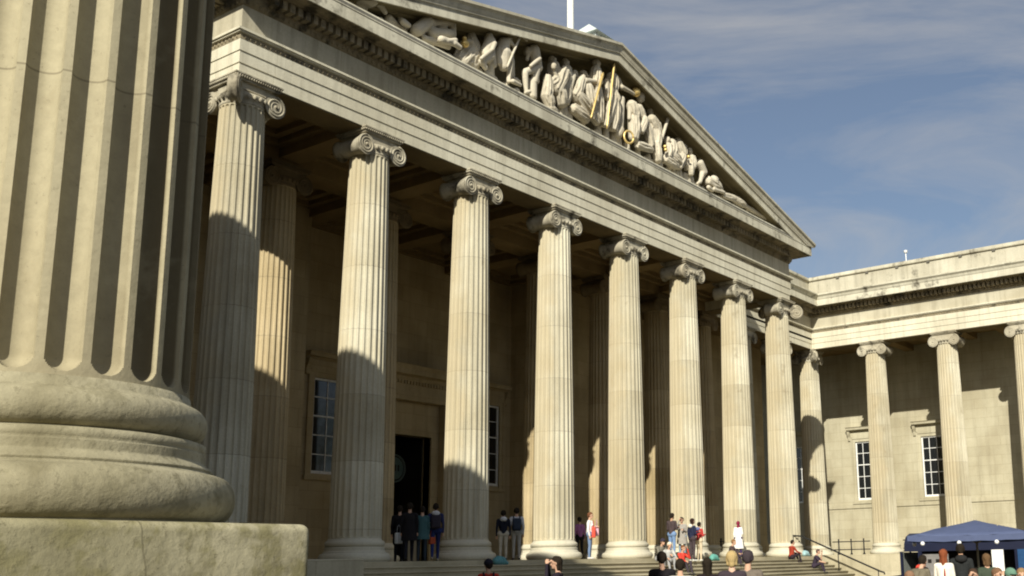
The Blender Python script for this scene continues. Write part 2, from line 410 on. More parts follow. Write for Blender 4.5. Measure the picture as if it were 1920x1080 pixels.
def abacus(m, hx=.79, hy=.79):
    for z0, z1, e in ((13.52, 13.60, -.05), (13.60, 13.655, 0), (13.655, 13.699, .035)):
        m.box(-hx-e, hx+e, -hy-e, hy+e, z0, z1-.002)
    nb = 20
    for k in range(nb):
        t = -1+2*(k+.5)/nb
        for sx in (-1, 1):
            m.ball((sx*hx, t*hy, 13.61), .036, 6, (1, .8, 1.3)); m.ball((t*hx, sx*hy, 13.61), .036, 6, (.8, 1, 1.3))
def capital_plain():
    m = MB(); echinus(m); abacus(m, .79, .70)
    for sx in (-1, 1):
        volute_roll(m, sx*.665)
        for yy, fl in ((-.625, 1), (.625, 1)): add_spiral(m, (sx*.665, 13.12), yy, .335, sx, fl)
    canalis(m, -.585, .585)
    return m
def capital_corner():
    """front (-y) and left (-x) faces carry scrolls; the scroll at the shared corner is canted on the diagonal"""
    m = MB(); echinus(m); abacus(m, .76, .76)
    volute_roll(m, .665, y0=-.62, y1=.25); add_spiral(m, (.665, 13.12), -.625, .335, 1, 1)
    t = MB(); volute_roll(t, .665, y0=-.62, y1=.25); add_spiral(t, (.665, 13.12), -.625, .335, 1, 1)
    m.add([(y, x, z) for x, y, z in t.v], [f[::-1] for f in t.f], True)
    t = MB(); canalis(t, -.585, .3); m.add(t.v, t.f); m.add([(y, x, z) for x, y, z in t.v], [f[::-1] for f in t.f])
    d = MB()                                    # canted scroll: a thin drum along the diagonal, seen edge-on from the corner
    d.lathe([(.385, -.12), (.40, -.10), (.34, -.04), (.34, .04), (.40, .10), (.385, .12)], 24, (0, 13.12), True, True, 'y')
    add_spiral(d, (0, 13.12), -.125, .385, -1, 1, .042); add_spiral(d, (0, 13.12), .125, .385, -1, 1, .042)
    d.box(-.1, .55, -.10, .10, 13.28, 13.52)
    a = R(45); ca, sa = math.cos(a), math.sin(a)
    m.add([(-.78+x*ca-y*sa, -.78+x*sa+y*ca, z) for x, y, z in d.v], d.f, True)
    return m
P_shaft = shaft_mesh().build('shaft', M_shaft)
_b = MB(); _b.lathe(base_prof(), 48); P_base = _b.build('base', M_base)
P_cap = capital_plain().build('capital', M_cap)
P_capc = capital_corner().build('capital', M_cap)
M_shaft_in = stone('shaded_shaft_stone', (.52, .43, .275), (.40, .32, .185), drums=2.05, streak=.5)  # darkened copy of the shaft stone, portico shade put into the colour
M_cap_in = stone('shaded_capital_stone', (.27, .21, .125), (.16, .125, .072), streak=.4)  # inner capitals likewise: the shade there darkens the colour itself
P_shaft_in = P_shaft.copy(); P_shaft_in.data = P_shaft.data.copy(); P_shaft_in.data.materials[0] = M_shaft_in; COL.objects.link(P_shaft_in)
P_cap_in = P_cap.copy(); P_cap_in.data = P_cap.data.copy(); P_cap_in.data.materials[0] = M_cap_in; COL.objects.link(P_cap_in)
PROTO = [P_shaft_in, P_cap_in, P_shaft, P_base, P_cap, P_capc]
def column(parent, x, y, z=0.0, rz=0.0, corner=False, mirror=False, inner=False):
    e = empty('column', (x, y, z), 0, parent)
    inst(P_shaft_in if inner else P_shaft, e, (0, 0, 0), 0); inst(P_base, e)
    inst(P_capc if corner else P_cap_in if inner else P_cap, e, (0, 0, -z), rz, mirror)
    return e

# ------------------------------------------------------------------ entablature
def ent_profile(wing=False):
    p = [(-1.136, 13.70), (0, 13.70), (0, 14.06), (.03, 14.075), (.03, 14.42), (.06, 14.435), (.06, 14.78)]
    p += [(.055, 14.80), (.06, 14.93), (.15, 14.955), (.15, 15.0), (.20, 15.005), (.20, 15.075), (.02, 15.085)]
    p += [(0.02, 15.86), (.06, 15.88), (.10, 15.96), (.14, 16.0), (.14, 16.045), (.16, 16.05), (.16, 16.33), (.50, 16.335), (.56, 16.40)]
    p += [(.93, 16.40), (.93, 16.385), (.98, 16.385), (.98, 16.78), (1.0, 16.80)]
    if wing: p += [(1.02, 16.84), (1.06, 16.95), (1.15, 17.04), (1.17, 17.06), (1.17, 17.14), (0.1, 17.20), (-1.136, 17.20)]
    else: p += [(1.0, 16.83), (.2, 16.832), (-1.136, 16.832)]
    return p
def dentils(m, path, z0=16.055, z1=16.325, o0=.15, o1=.47, pitch=.277, w=.165):
    pts = [Vector(p) for p in path]
    for i in range(len(pts)-1):
        d = pts[i+1]-pts[i]; ln = d.length; d.normalize(); nn = Vector((d.y, -d.x))
        k0 = -.42 if i > 0 else .1; k1 = ln+.42 if i < len(pts)-2 else ln-.1
        # inner corners draw back instead of running on
        if i > 0 and ((pts[i]-pts[i-1]).x*d.y-(pts[i]-pts[i-1]).y*d.x) > 0: k0 = .62
        if i < len(pts)-2:
            e = pts[i+2]-pts[i+1]
            if d.x*e.y-d.y*e.x > 0: k1 = ln-.62
        c = int((k1-k0)/pitch)
        for k in range(c):
            t = k0+(k+.3)*(k1-k0)/c
            a = pts[i]+d*t; b = a+d*w
            q = [a+nn*o0, b+nn*o0, b+nn*o1, a+nn*o1]
            m.add([(v.x, v.y, z0) for v in q]+[(v.x, v.y, z1) for v in q], [(0, 1, 2, 3), (7, 6, 5, 4), (0, 4, 5, 1), (1, 5, 6, 2), (2, 6, 7, 3), (3, 7, 4, 0)])
def beads(m, path, z, o, r, pitch, rng):
    pts = [Vector(p) for p in path]
    for i in range(len(pts)-1):
        d = pts[i+1]-pts[i]; ln = d.length; d.normalize(); nn = Vector((d.y, -d.x))
        c = int(ln/pitch)
        for k in range(c):
            p = pts[i]+d*(k+.5)*ln/c+nn*o
            if rng(p): m.ball((p.x, p.y, z), r, 6, (1, 1, 1.25))
def entablature(parent, path, wing, z0=0.0):
    pr = ent_profile(wing)
    a = pr[:14]+[(-1.136, 15.085)]
    m = MB(); m.sweep(a, path, z0); m.build('architrave', M_ent, parent)
    fr = [(-1.136, 15.086), (0.02, 15.086), (0.02, 15.86), (-1.136, 15.86)]
    m = MB(); m.sweep(fr, path, z0); m.build('frieze', M_frz, parent)
    k = 14
    bed = [(-1.136, 15.861)]+[(u, z+.001) for u, z in pr[14:23]]+[(.54, 16.40), (-1.136, 16.40)]
    m = MB(); m.sweep(bed, path, z0); dentils(m, path, 16.055+z0, 16.325+z0)
    beads(m, path, 15.95+z0, .10, .055, .20, lambda p: True)
    beads(m, path, 14.865+z0, .065, .05, .17, lambda p: True)
    m.sweep([(.03, 14.785), (.068, 14.785), (.072, 14.95), (.03, 14.95)], path, z0)  # crown band kept dark, the fillets' shadow worked into its colour
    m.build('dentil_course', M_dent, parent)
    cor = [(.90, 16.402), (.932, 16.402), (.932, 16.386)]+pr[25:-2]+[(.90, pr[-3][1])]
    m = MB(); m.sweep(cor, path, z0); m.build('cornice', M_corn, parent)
    m = MB(); m.sweep([(-1.136, 16.401), (.899, 16.401), (.899, pr[-2][1]-.003), (-1.136, pr[-1][1]-.003)], path, z0); m.build('cornice_soffit', M_dent, parent)  # underside split off darker, its shade carried by the colour
    if not wing:
        m = MB(); m.sweep([(-1.136, 16.833), (.985, 16.833), (.965, 16.87), (.965, 16.955), (-1.136, 16.956)], path, z0); m.build('gutter_lip', M_lip, parent)
        m = MB(); m.sweep([(-1.136, 16.957), (.93, 16.957), (.90, 17.05), (.2, 17.09), (-1.136, 17.09)], path, z0); m.build('ledge', M_corn, parent)
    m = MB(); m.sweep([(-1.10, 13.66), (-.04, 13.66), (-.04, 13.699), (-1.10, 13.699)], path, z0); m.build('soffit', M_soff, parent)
M_frz = stone('frieze_stone', (.55, .515, .405), (.44, .40, .295), joints=(2.37, 9.0), streak=.7, tone=.11)

# ------------------------------------------------------------------ windows and doors
def window(parent, cx, z0, z1, hw, plane, facing, nx=3, nz=5, hood=True, wallmat=None):
    """sash window set in the wall plane; facing 's' (towards -y) or 'w' (towards -x); built with its sub-parts"""
    wm = wallmat or M_wall
    def T(m):           # local: u along the wall, o outwards, z up
        if facing == 's': m.v = [(cx+u, plane-o, z) for u, o, z in m.v]
        else: m.v = [(plane-o, cx+u, z) for u, o, z in m.v]
        return m
    m = MB()
    for s in (-1, 1):
        x0, x1 = sorted((s*(hw-.09), s*hw)); m.box(x0, x1, -.16, -.04, z0, z1)
    m.box(-hw+.09, hw-.09, -.16, -.04, z1-.09, z1); m.box(-hw+.09, hw-.09, -.16, -.03, z0, z0+.12)
    zm = z0+(z1-z0)*.6; m.box(-hw+.09, hw-.09, -.15, -.05, zm-.03, zm+.03)
    for k in range(1, nx):
        u = -hw+2*hw*k/nx; m.box(u-.018, u+.018, -.14, -.075, z0+.12, zm-.03); m.box(u-.018, u+.018, -.14, -.075, zm+.03, z1-.09)
    for k in range(1, nz):
        z = z0+(z1-z0)*k/nz
        if abs(z-zm) > .05: m.box(-hw+.09, hw-.09, -.135, -.08, z-.018, z+.018)
    fr = T(m).build('window', M_white, parent)
    m = MB(); m.box(-hw+.05, hw-.05, -.12, -.105, z0+.05, z1-.05); T(m).build('pane', M_glass, fr)
    m = MB()
    aw = .30
    for s in (-1, 1):
        x0, x1 = sorted((s*hw, s*(hw+aw))); m.box(x0, x1, -.20, .06, z0-.10, z1+aw)
        x0, x1 = sorted((s*(hw+aw*.7), s*(hw+aw+.02))); m.box(x0, x1, .06, .10, z0-.10, z1+aw)
    m.box(-hw, hw, -.20, .06, z1, z1+aw); m.box(-hw-aw*.68, hw+aw*.68, .06, .10, z1+aw*.7, z1+aw+.02)
    T(m).build('surround', wm, fr)
    if hood:
        m = MB(); zt = z1+aw+.025
        m.box(-hw-aw, hw+aw, -.02, .09, zt, zt+.42); zt += .14
        e = hw+aw+.22
        m.prism([(.0, zt+.285), (.14, zt+.285), (.20, zt+.36), (.38, zt+.37), (.40, zt+.50), (.46, zt+.56), (.0, zt+.60)], 'x', -e, e)
        for s in (-1, 1):
            x0, x1 = sorted((s*(hw+aw+.02), s*(hw+aw+.20))); m.prism([(.0, zt+.284), (.30, zt+.284), (.26, zt+.10), (.14, zt-.10), (.10, zt-.36), (.0, zt-.42)], 'x', x0, x1)
        T(m).build('hood', wm, fr)
    m = MB(); m.box(-hw-aw-.06, hw+aw+.06, -.2, .13, z0-.27, z0-.105); T(m).build('sill', wm, fr)
    return fr
def wall_with_holes(m, facing, plane, u0, u1, z0, z1, holes, th=.5):
    """wall slab, cut around rectangular openings (ua, ub, za, zb) sorted along u"""
    def B(a, b, c, d):
        if b-a < 1e-4 or d-c < 1e-4: return
        if facing == 's': m.box(a, b, plane, plane+th, c, d)
        else: m.box(plane, plane+th, a, b, c, d)
    u = u0
    for a, b, c, d in sorted(holes):
        B(u, a, z0, z1); B(a, b, z0, c); B(a, b, d, z1); u = b
    B(u, u1, z0, z1)

# ------------------------------------------------------------------ central portico
port = empty('portico_building', (XM, 0, 0))
tag(port, 'temple-fronted stone museum entrance with eight fluted front columns under a sculpted pediment', 'building')
def rel(o, p):        # parent a world-built part without moving it
    o.parent = p; o.matrix_parent_inverse = p.matrix_world.inverted() if False else Matrix.Translation(-p.location); return o
class Off:
    pass
# parts are built in world coordinates: keep the building's own empty at the origin so that they stay put
port.location = (0, 0, 0)
for i in range(8):
    c = i == 0; d = i == 7
    column(port, i*SP, 0, 0, 0, c or d, d)
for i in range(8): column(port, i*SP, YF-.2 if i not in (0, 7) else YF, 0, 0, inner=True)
PY = YF-A
ppath = [(-A, PY+.3), (-A, -A), (XR+A, -A), (XR+A, PY+.3)]
entablature(port, ppath, False)
# pediment: tympanum and raking cornices
ZT, SL = 21.55, .244; HL = XR/2+A+1.18
m = MB(); yt = .05
m.prism([(XM-HL+.9, 17.0), (XM+HL-.9, 17.0), (XM, ZT-.35)], 'y', yt, yt+.5)
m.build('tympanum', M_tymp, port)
def rake(sec, mat, name):
    m = MB(); n = len(sec); vs = []
    for x, zt in ((XM-HL, ZT-SL*HL), (XM, ZT), (XM+HL, ZT-SL*HL)):
        for o, z in sec:
            zz = zt+z; xx = x
            if x != XM and zz < 16.85: dl = (16.85-zz)/SL; xx = x+dl if x < XM else x-dl; zz = 16.85
            vs.append((xx, -A-o, zz))
    fs = []
    for i in range(2):
        for k in range(n): fs.append((i*n+k, i*n+(k+1) % n, (i+1)*n+(k+1) % n, (i+1)*n+k))
    fs += [tuple(range(n)), tuple(2*n+k for k in range(n))[::-1]]
    m.add(vs, fs); return m.build(name, mat, port)
rake([(.901, -.80), (.98, -.80), (.98, -.52), (.97, -.49), (.901, -.49)], M_corn, 'raking_cornice')
rake([(-.8, -.80), (.30, -.80), (.36, -.74), (.90, -.74), (.90, -.49), (-.8, -.49)], M_tymp, 'raking_soffit')  # underside given the dark tympanum tone to paint in its shade
rake([(-.8, -.488), (.985, -.488), (1.0, -.44), (1.04, -.42), (1.04, -.36), (1.06, -.33), (1.09, -.20), (1.15, -.12), (1.18, -.11), (1.18, 0), (.1, .05), (-.8, .05)], M_par, 'raking_gutter')
# roof behind
m = MB(); m.prism([(XM-HL+.4, 17.08), (XM+HL-.4, 17.08), (XM, ZT-.02)], 'y', .45, 24); m.build('roof', M_lead, port)
# portico side walls, back wall, ceiling
door = (14.55, 17.85); dz = 5.75
wl = (11.15, 12.75); wr = (20.85, 22.55); wz = (3.72, 7.75)
xa, xb = 9.2, 23.4
m = MB()
wall_with_holes(m, 's', WALLY, xa, xb, -.2, 14.6, [(door[0], door[1], -.2, dz), (wl[0], wl[1], *wz), (wr[0], wr[1], *wz)])
m.box(xb, xb+.6, 8.6, WALLY+.5, -.2, 14.6); m.box(xa-.6, xa, 8.6, WALLY+.5, -.2, 14.6)
wall_with_holes(m, 's', 8.6, xb+.6, XR+14, -.2, 14.6, [])
wall_with_holes(m, 's', 8.6, -14, xa-.6, -.2, 14.6, [])
m.build('wall', M_inwall, port)
m = MB()                                           # pilasters and plinth course of the back wall
for x in (xb+.6, 28.4, 33.1, -.0, 4.7):
    m.bbox(x+.01, x+1.1, 8.32, 8.61, .9, 13.6, .02, 1)
for x0, x1, y in ((xa, wl[0]-.1, WALLY), (wl[0]-.1, door[0]-1.0, WALLY), (door[1]+1.0, xb, WALLY), (xb+.6, XR+14, 8.6), (-14, xa-.6, 8.6)):
    m.box(x0+.004, x1-.004, y-.10, y+.02, -.1, .95)
m.build('pilaster_course', M_inwall, port)
for a, b in (wl, wr): window(port, (a+b)/2, wz[0], wz[1], (b-a)/2, WALLY, 's', 2, 5, True, M_inwall)
# grand doorway
dm = MB(); cxd = (door[0]+door[1])/2; hwd = (door[1]-door[0])/2
for s in (-1, 1):
    x0, x1 = sorted((cxd+s*hwd, cxd+s*(hwd+.22))); dm.box(x0, x1, WALLY-.10, WALLY+.4, 0, dz+.25)
    x0, x1 = sorted((cxd+s*(hwd+.224), cxd+s*(hwd+.50))); dm.box(x0, x1, WALLY-.04, WALLY+.02, 0, dz+1.6)
    x0, x1 = sorted((cxd+s*(hwd+.504), cxd+s*(hwd+.95))); dm.box(x0, x1, WALLY-.42, WALLY+.02, 0, dz+1.95)
dm.box(cxd-hwd, cxd+hwd, WALLY-.10, WALLY+.4, dz, dz+.25)
dm.box(cxd-hwd-.22, cxd+hwd+.22, WALLY-.06, WALLY+.02, dz+.255, dz+1.5)
dm.box(cxd-hwd-.50, cxd+hwd+.50, WALLY-.42, WALLY+.02, dz+1.55, dz+1.95)
e = hwd+1.15
dm.box(cxd-e, cxd+e, WALLY-.30, WALLY+.02, dz+1.955, dz+2.45)
dm.prism([(WALLY+.02, dz+2.455), (WALLY-.42, dz+2.455), (WALLY-.50, dz+2.62), (WALLY-.86, dz+2.66), (WALLY-.90, dz+2.86), (WALLY-1.02, dz+3.05), (WALLY+.02, dz+3.10)], 'x', cxd-e-.45, cxd+e+.45)
for k in range(30): dm.box(cxd-e+.05+k*(2*e-.1)/30, cxd-e+.05+(k+.55)*(2*e-.1)/30, WALLY-.40, WALLY-.295, dz+2.30, dz+2.45)
dr = dm.build('doorway', M_inwall, port)
m = MB(); m.box(door[0]-.5, door[1]+.5, WALLY+3.2, WALLY+3.3, 0, 7); m.box(door[0]-.6, door[0]-.5, WALLY+.51, WALLY+3.3, 0, 7); m.box(door[1]+.5, door[1]+.6, WALLY+.51, WALLY+3.3, 0, 7); m.box(door[0]-.6, door[1]+.6, WALLY+.51, WALLY+3.3, 7.0, 7.1); m.build('vestibule', M_wood, dr)
for x0 in (door[0]+.03, door[1]-.10):
    m = MB(); m.box(x0, x0+.07, WALLY+.45, WALLY+1.9, .02, dz-.1); m.build('door_leaf', M_wood, dr)
p_ = at_y(741, 878, WALLY+1.2); m = MB(); m.lathe([(.50, WALLY+1.2), (.52, WALLY+1.22), (.50, WALLY+1.26)], 28, (p_.x, p_.z), False, True, 'y'); sg_ = m.build('round_sign', plain('green_sign', (.085, .13, .11), .5), dr)
m = MB(); m.lathe([(.58, WALLY+1.21), (.62, WALLY+1.19), (.66, WALLY+1.21), (.66, WALLY+1.26), (.58, WALLY+1.26)], 28, (p_.x, p_.z), False, False, 'y'); m.build('sign_rim', plain('sign_rim', (.10, .13, .11), .5), sg_)
m = MB()
for q in (-.24, -.05, .14): m.box(p_.x+q, p_.x+q+.08, WALLY+1.17, WALLY+1.195, p_.z-.12, p_.z+.16)
m.build('sign_mark', M_wood, sg_)
# ceiling and coffer beams
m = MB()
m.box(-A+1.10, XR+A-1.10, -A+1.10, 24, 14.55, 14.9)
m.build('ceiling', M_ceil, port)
m = MB()
m.box(A, XR-A, YF-.2-.55, YF-.2+.55, 13.702, 14.56)                # architrave over the second row
for i in range(0, 8):
    x = i*SP
    m.box(x-.42, x+.42, A+.003, YF-.2-.553, 13.85, 14.56)
    m.box(x-.42, x+.42, YF-.2+.553, 8.6 if (x < xa-.5 or x > xb) else WALLY, 13.85, 14.56)
for i in range(7):
    for y0, y1 in ((A, YF-.75), (YF+.36, 8.6 if (i*SP < xa-2 or i*SP > xb-1) else WALLY)):
        x0, x1 = i*SP+.42, (i+1)*SP-.42
        for st, zz in ((.0, 14.20), (.34, 14.36)):
            w = .26
            a, b, c, d = x0+.003+st, x1-.003-st, y0+.003+st, y1-.003-st
            m.box(a, b, c, c+w, zz, 14.562+st*.002); m.box(a, b, d-w, d, zz, 14.562+st*.002)
            m.box(a, a+w, c+w+.002, d-w-.002, zz, 14.562+st*.002); m.box(b-w, b, c+w+.002, d-w-.002, zz, 14.562+st*.002)
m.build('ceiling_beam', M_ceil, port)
m = MB(); m.box(-1.5, XR+1.5, -1.45, 14.5, -.5, 0); m.box(XR+1.5, XE+6, YF-1.3, 14.5, -.55, -.004); m.box(XW-6, -1.5, YF-1.3, 14.5, -.55, -.004)
m.build('portico_floor', M_step, port)

# ------------------------------------------------------------------ steps
m = MB(); nst = 12; rise = .15; tr = .36
for k in range(nst):
    z1 = 0-.15*k-.003 if k else -.003
    y0 = -1.45-tr*(k+1); y1 = -1.45-tr*k
    m.box(-.1, XR+.35, y0, y1+.001*k, GZ-.2, -.15*(k+1)-.046); m.bbox(-.1, XR+.35, y0-.05, y1-.052, -.15*(k+1)-.045, -.15*(k+1), .012, 2)
st = m.build('stone_steps', M_step); tag(st, 'broad flight of grey stone steps rising to the front columns', 'steps')
def cheek(x0, x1, label):
    m = MB(); m.bbox(x0, x1, -6.1, -1.46, GZ-.2, .04, .04, 3); m.box(x0-.0, x1+.0, -6.06, -1.5, GZ-.2, GZ+.25)
    o = m.build('step_side_wall', M_block2); tag(o, label, 'wall'); return o
M_block2 = stone('side_wall_stone', (.50, .45, .32), (.36, .32, .22), joints=(1.9, .8), streak=.4)
cheek(-3.2, -.12, 'grey stone side wall closing the left end of the steps, in shadow')
cheek(XR+.37, XR+3.2, 'pale stone side wall closing the far right end of the steps')
def handrail(x, label):
    e = empty('handrail', (x, -1.0, 0)); tag(e, label, 'handrail', 'handrails beside the steps')
    m = MB(); m.tube([(0, .45, 1.02), (0, .40, 1.06), (0, -.1, 1.02), (0, -4.3, -.80), (0, -4.5, -.86), (0, -4.52, -.95)], .042, 8); m.build('rail', M_iron, e)
    for y in (.38, -2.1, -4.2):
        z = 1.04 if y > 0 else 1.02-(1.82/4.2)*(-y-.1); b = 0 if y > -.6 else -.15*math.ceil((-y-.45)/.36)
        m = MB(); m.tube([(0, y, b-.02), (0, y, z)], .025, 6); m.lathe([(.07, b), (.05, b+.04)], 10, (0, y)); m.build('post', M_iron, e)
handrail(XR-.35, 'dark iron handrail slanting down by the far right side wall of the steps')
handrail(.25, 'dark iron handrail slanting down past the near left end of the steps')

# ------------------------------------------------------------------ east and west wings with their linking colonnades
def wing(sgn, label):
    """sgn=+1: right-hand wing with the colonnade that links it to the portico; -1: the mirrored left one"""
    b = empty('wing_building'); tag(b, label, 'building')
    xw = XE if sgn > 0 else XW
    yend = YF-5*SW if sgn > 0 else YW
    zf = ZF
    def mx_(p): return p
    # columns
    ks = range(0, 6) if sgn > 0 else range(0, 5)
    for k in ks:
        y = YF-k*SW if sgn > 0 else YF-k*(YF-YW)/5
        if k == 0: column(b, xw, y, 0, 0, True, sgn < 0)
        elif k == 5 and sgn > 0: column(b, xw, y, zf, 0, True)
        else: column(b, xw, y, zf, -PI/2 if sgn > 0 else PI/2)
    n = 2
    for i in range(1, n+1):
        x = XR+(XE-XR)*i/3 if sgn > 0 else -14.55*i/3
        column(b, x, YF, 0, 0)
    # entablature (right-hand side of travel is outdoors)
    if sgn > 0: path = [(XR+A, YF-A), (XE-A, YF-A), (XE-A, yend-A), (XE+9, yend-A)]
    else: path = [(XW-9, yend-A), (XW+A, yend-A), (XW+A, YF-A), (-A, YF-A)]
    entablature(b, path, True, -.004)
    m = MB()
    m.sweep([(-1.05, 17.15), (-.02, 17.15), (-.02, 17.30), (-.08, 17.32), (-.08, 18.42), (-1.0, 18.42)], path); m.build('parapet', M_par, b)
    m = MB(); m.sweep([(-1.06, 18.421), (.02, 18.421), (.05, 18.47), (.05, 18.62), (-.1, 18.70), (-1.06, 18.70)], path)
    m.build('coping', M_corn, b)
    ln_ = [(path[1], path[2])]
    for pa, pb_ in ln_:
        pa, pb_ = Vector(pa), Vector(pb_); d_ = (pb_-pa); L_ = d_.length; d_.normalize(); nn_ = Vector((d_.y, -d_.x))
        for kk in range(1, int(L_/2.1)):
            c_ = pa+d_*(kk*2.1); a_ = c_-d_*.10; b_ = c_+d_*.10
            m = MB(); q_ = [a_-nn_*.08, b_-nn_*.08, b_+nn_*.0, a_+nn_*.0]
            m.add([(v.x, v.y, 18.30) for v in q_]+[(v.x, v.y, 18.42) for v in q_], [(0, 1, 2, 3), (7, 6, 5, 4), (0, 4, 5, 1), (1, 5, 6, 2), (2, 6, 7, 3), (3, 7, 4, 0)])
            m.build('coping_bracket', M_lip, b)
    # inner walls
    wx = XE+WD if sgn > 0 else XW-WD-.5
    wins = [YF+3.28-4.83*k for k in range(0, 3)] if sgn > 0 else []
    hw = .78; z0, z1 = 3.84, 7.90
    m = MB(); wall_with_holes(m, 'w', wx, -3.55 if sgn > 0 else yend, 14, GZ, 14.6, [(c-hw, c+hw, z0, z1) for c in wins])
    if sgn > 0: m.box(wx-1.15, wx+.5, yend-.6, -3.55-.002, GZ, 14.6)
    m.build('wall', M_wall, b)
    m = MB()
    if sgn > 0:
        m.box(wx-.07, wx+.01, -3.55, 8.59, 3.28, 3.55); m.box(wx-1.22, wx-1.14, yend-.6, -3.6, 3.28, 3.55)
        m.box(wx-.10, wx+.01, -3.55, 8.59, GZ, 1.0)
        m.build('string_course', M_wall, b)
        for c in wins: window(b, c, z0, z1, hw, wx, 'w', 3, 5)
        window(b, 49.3, z0, z1, hw, 8.6, 's', 3, 5)
    # ceiling and roof slabs
    m = MB()
    x0, x1 = (XE+.55, wx+.4) if sgn > 0 else (wx, XW-.55)
    m.box(x0, x1, yend+.3, YF-.6, 14.3, 14.6)
    if sgn > 0: m.box(XR+A+.02, wx+.4, YF-.598, 14, 14.3, 14.6)
    else: m.box(wx, -A-.02, YF-.598, 14, 14.3, 14.6)
    yy = yend+2.0
    while yy < YF-1: m.box(x0, x1, yy-.3, yy+.3, 13.9, 14.301); yy += SW/2
    m.build('ceiling', M_ceil, b)
    m = MB()
    m.box(*( (XE-A+.9, XE+14) if sgn > 0 else (XW-14, XW+A-.9) ), yend+.2, 16, 17.3, 17.6)
    m.build('roof', M_lead, b)
    # stylobate wall with a projecting pier under every column
    m = MB()
    xf = xw-sgn*.86
    x0, x1 = sorted((xf, xw+sgn*6.0))
    m.box(x0, x1, yend+.95 if sgn < 0 else yend-.9, YF-1.31, GZ-.1, -.002)
    for k in range(0, 6):
        if sgn < 0 and k >= 5: continue
        y = YF-k*SW if sgn > 0 else YF-k*(YF-YW)/5
        if k == 0: continue
        a, c = sorted((xw-sgn*1.08, xw+sgn*1.0)); m.bbox(a, c, y-1.08, y+1.08, GZ-.1, zf, .03, 2)
    m.build('stylobate', M_block2, b)
    return b
east = wing(1, 'sunlit right-hand wing with Ionic columns, low parapet and white sash windows')
west = wing(-1, 'left-hand wing whose huge fluted corner column stands close in front')
# the big near column of the left wing, in full detail
nc = empty('column', (XW, YW, .06), 0, west); nc['label'] = 'huge fluted column close in the left foreground'
sm = shaft_mesh(24, 26, .70, 12.86, .785, .655, 40, 34, .085)
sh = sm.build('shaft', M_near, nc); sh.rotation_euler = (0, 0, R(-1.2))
# chips along the arrises
vv = np.array([v.co[:] for v in sh.data.vertices]); rr = np.hypot(vv[:, 0], vv[:, 1])
m = MB(); m.lathe(base_prof(20), 160, cap=True); bo = m.build('base', M_nearbase, nc)
pc = capital_corner().build('capital', M_cap, nc); pc.rotation_euler = (0, 0, PI/2); pc.location = (0, 0, -.06)
m = MB(); m.bbox(XW-3.2, XW+1.055, YW-1.055, YW+1.6, GZ-.1, .06, .05, 6); pb = m.build('plinth', M_block, west); pb['label'] = 'mossy grey stone block under the near column'
m = MB(); m.box(XW-9, XW-3.21, YW-.8, YW+1.5, GZ-.1, .0); m.build('stylobate', M_block2, west)

# ------------------------------------------------------------------ railings between the right-hand wing columns
def railing(p0, p1, label, grp='iron railings between the columns'):
    p0 = Vector(p0); p1 = Vector(p1); d = p1-p0; ln = d.length
    e = empty('iron_railing', p0, math.atan2(d.y, d.x)); tag(e, label, 'railing', grp)
    m = MB()
    for z in (.42, .92): m.tube([(0, 0, z), (ln, 0, z)], .032, 8)
    m.build('rail', M_iron, e)
    n = 3
    for k in range(n):
        x = ln*(k+.5)/n; m = MB(); m.tube([(x, 0, 0), (x, 0, 1.02)], .045, 8); m.ball((x, 0, 1.05), .06, 8); m.lathe([(.17, 0), (.12, .06), (.055, .20)], 10, (x, 0)); m.build('post', M_iron, e)
railing((XE, YF-1.1, 0), (XE, YF-SW+1.1, 0), 'black iron railing between the inner corner column and the next wing column')
railing((XE, YF-SW-1.1, 0), (XE, YF-2*SW+1.1, 0), 'black iron railing of the right wing partly behind the navy van')
railing((XR+1.3, YF, 0), (XR+SP-1.1, YF, 0), 'black iron railing in the shade behind the last front column')

# ------------------------------------------------------------------ street trees across the forecourt (seen mirrored in the panes)
M_leaf = plain('leaf_green', (.055, .085, .022), .6, 0, .45, 1.3); M_bark = plain('tree_bark', (.11, .09, .065), .9)
def tree(x, y, h, rr, label):
    e = empty('plane_tree', (x, y, GZ)); tag(e, label, 'tree', 'street trees behind the viewer')
    m = MB(); m.tube([(0, 0, 0), (.1, 0, h*.3), (0, .2, h*.55), (.1, .1, h*.85)], [.42, .34, .22, .06], 10)
    for k in range(7):
        a = k*2.4; z = h*(.32+.06*k); m.tube([(0, .1, z), (math.cos(a)*rr*.4, math.sin(a)*rr*.4, z+h*.10), (math.cos(a)*rr*.8, math.sin(a)*rr*.8, z+h*.17)], [.16, .10, .03], 6)
    m.build('trunk', M_bark, e)
    rg = np.random.default_rng(int(x)); cl = rg.normal(size=(46, 3)); cl /= np.linalg.norm(cl, axis=1)[:, None]; cl *= (rg.uniform(.35, 1, 46)**.5)[:, None]
    m = MB()
    for c in cl:
        cc = np.array([c[0]*rr, c[1]*rr, h*.62+c[2]*h*.36])
        for q in range(60):
            p = cc+rg.normal(size=3)*rr*.16; u = rg.normal(size=3); u /= np.linalg.norm(u); v = np.cross(u, rg.normal(size=3)); v /= np.linalg.norm(v); w = .16
            m.add([p-u*w, p+v*w*.6, p+u*w, p-v*w*.6], [(0, 1, 2, 3)])
    m.build('crown', M_leaf, e, False)
tree(66, -58, 22, 7.5, 'leafy street tree beyond the forecourt, reflected in the portico window')
tree(80, -68, 24, 8, 'taller leafy street tree beyond the forecourt')
tree(53, -66, 20, 7, 'smaller leafy street tree beyond the forecourt')
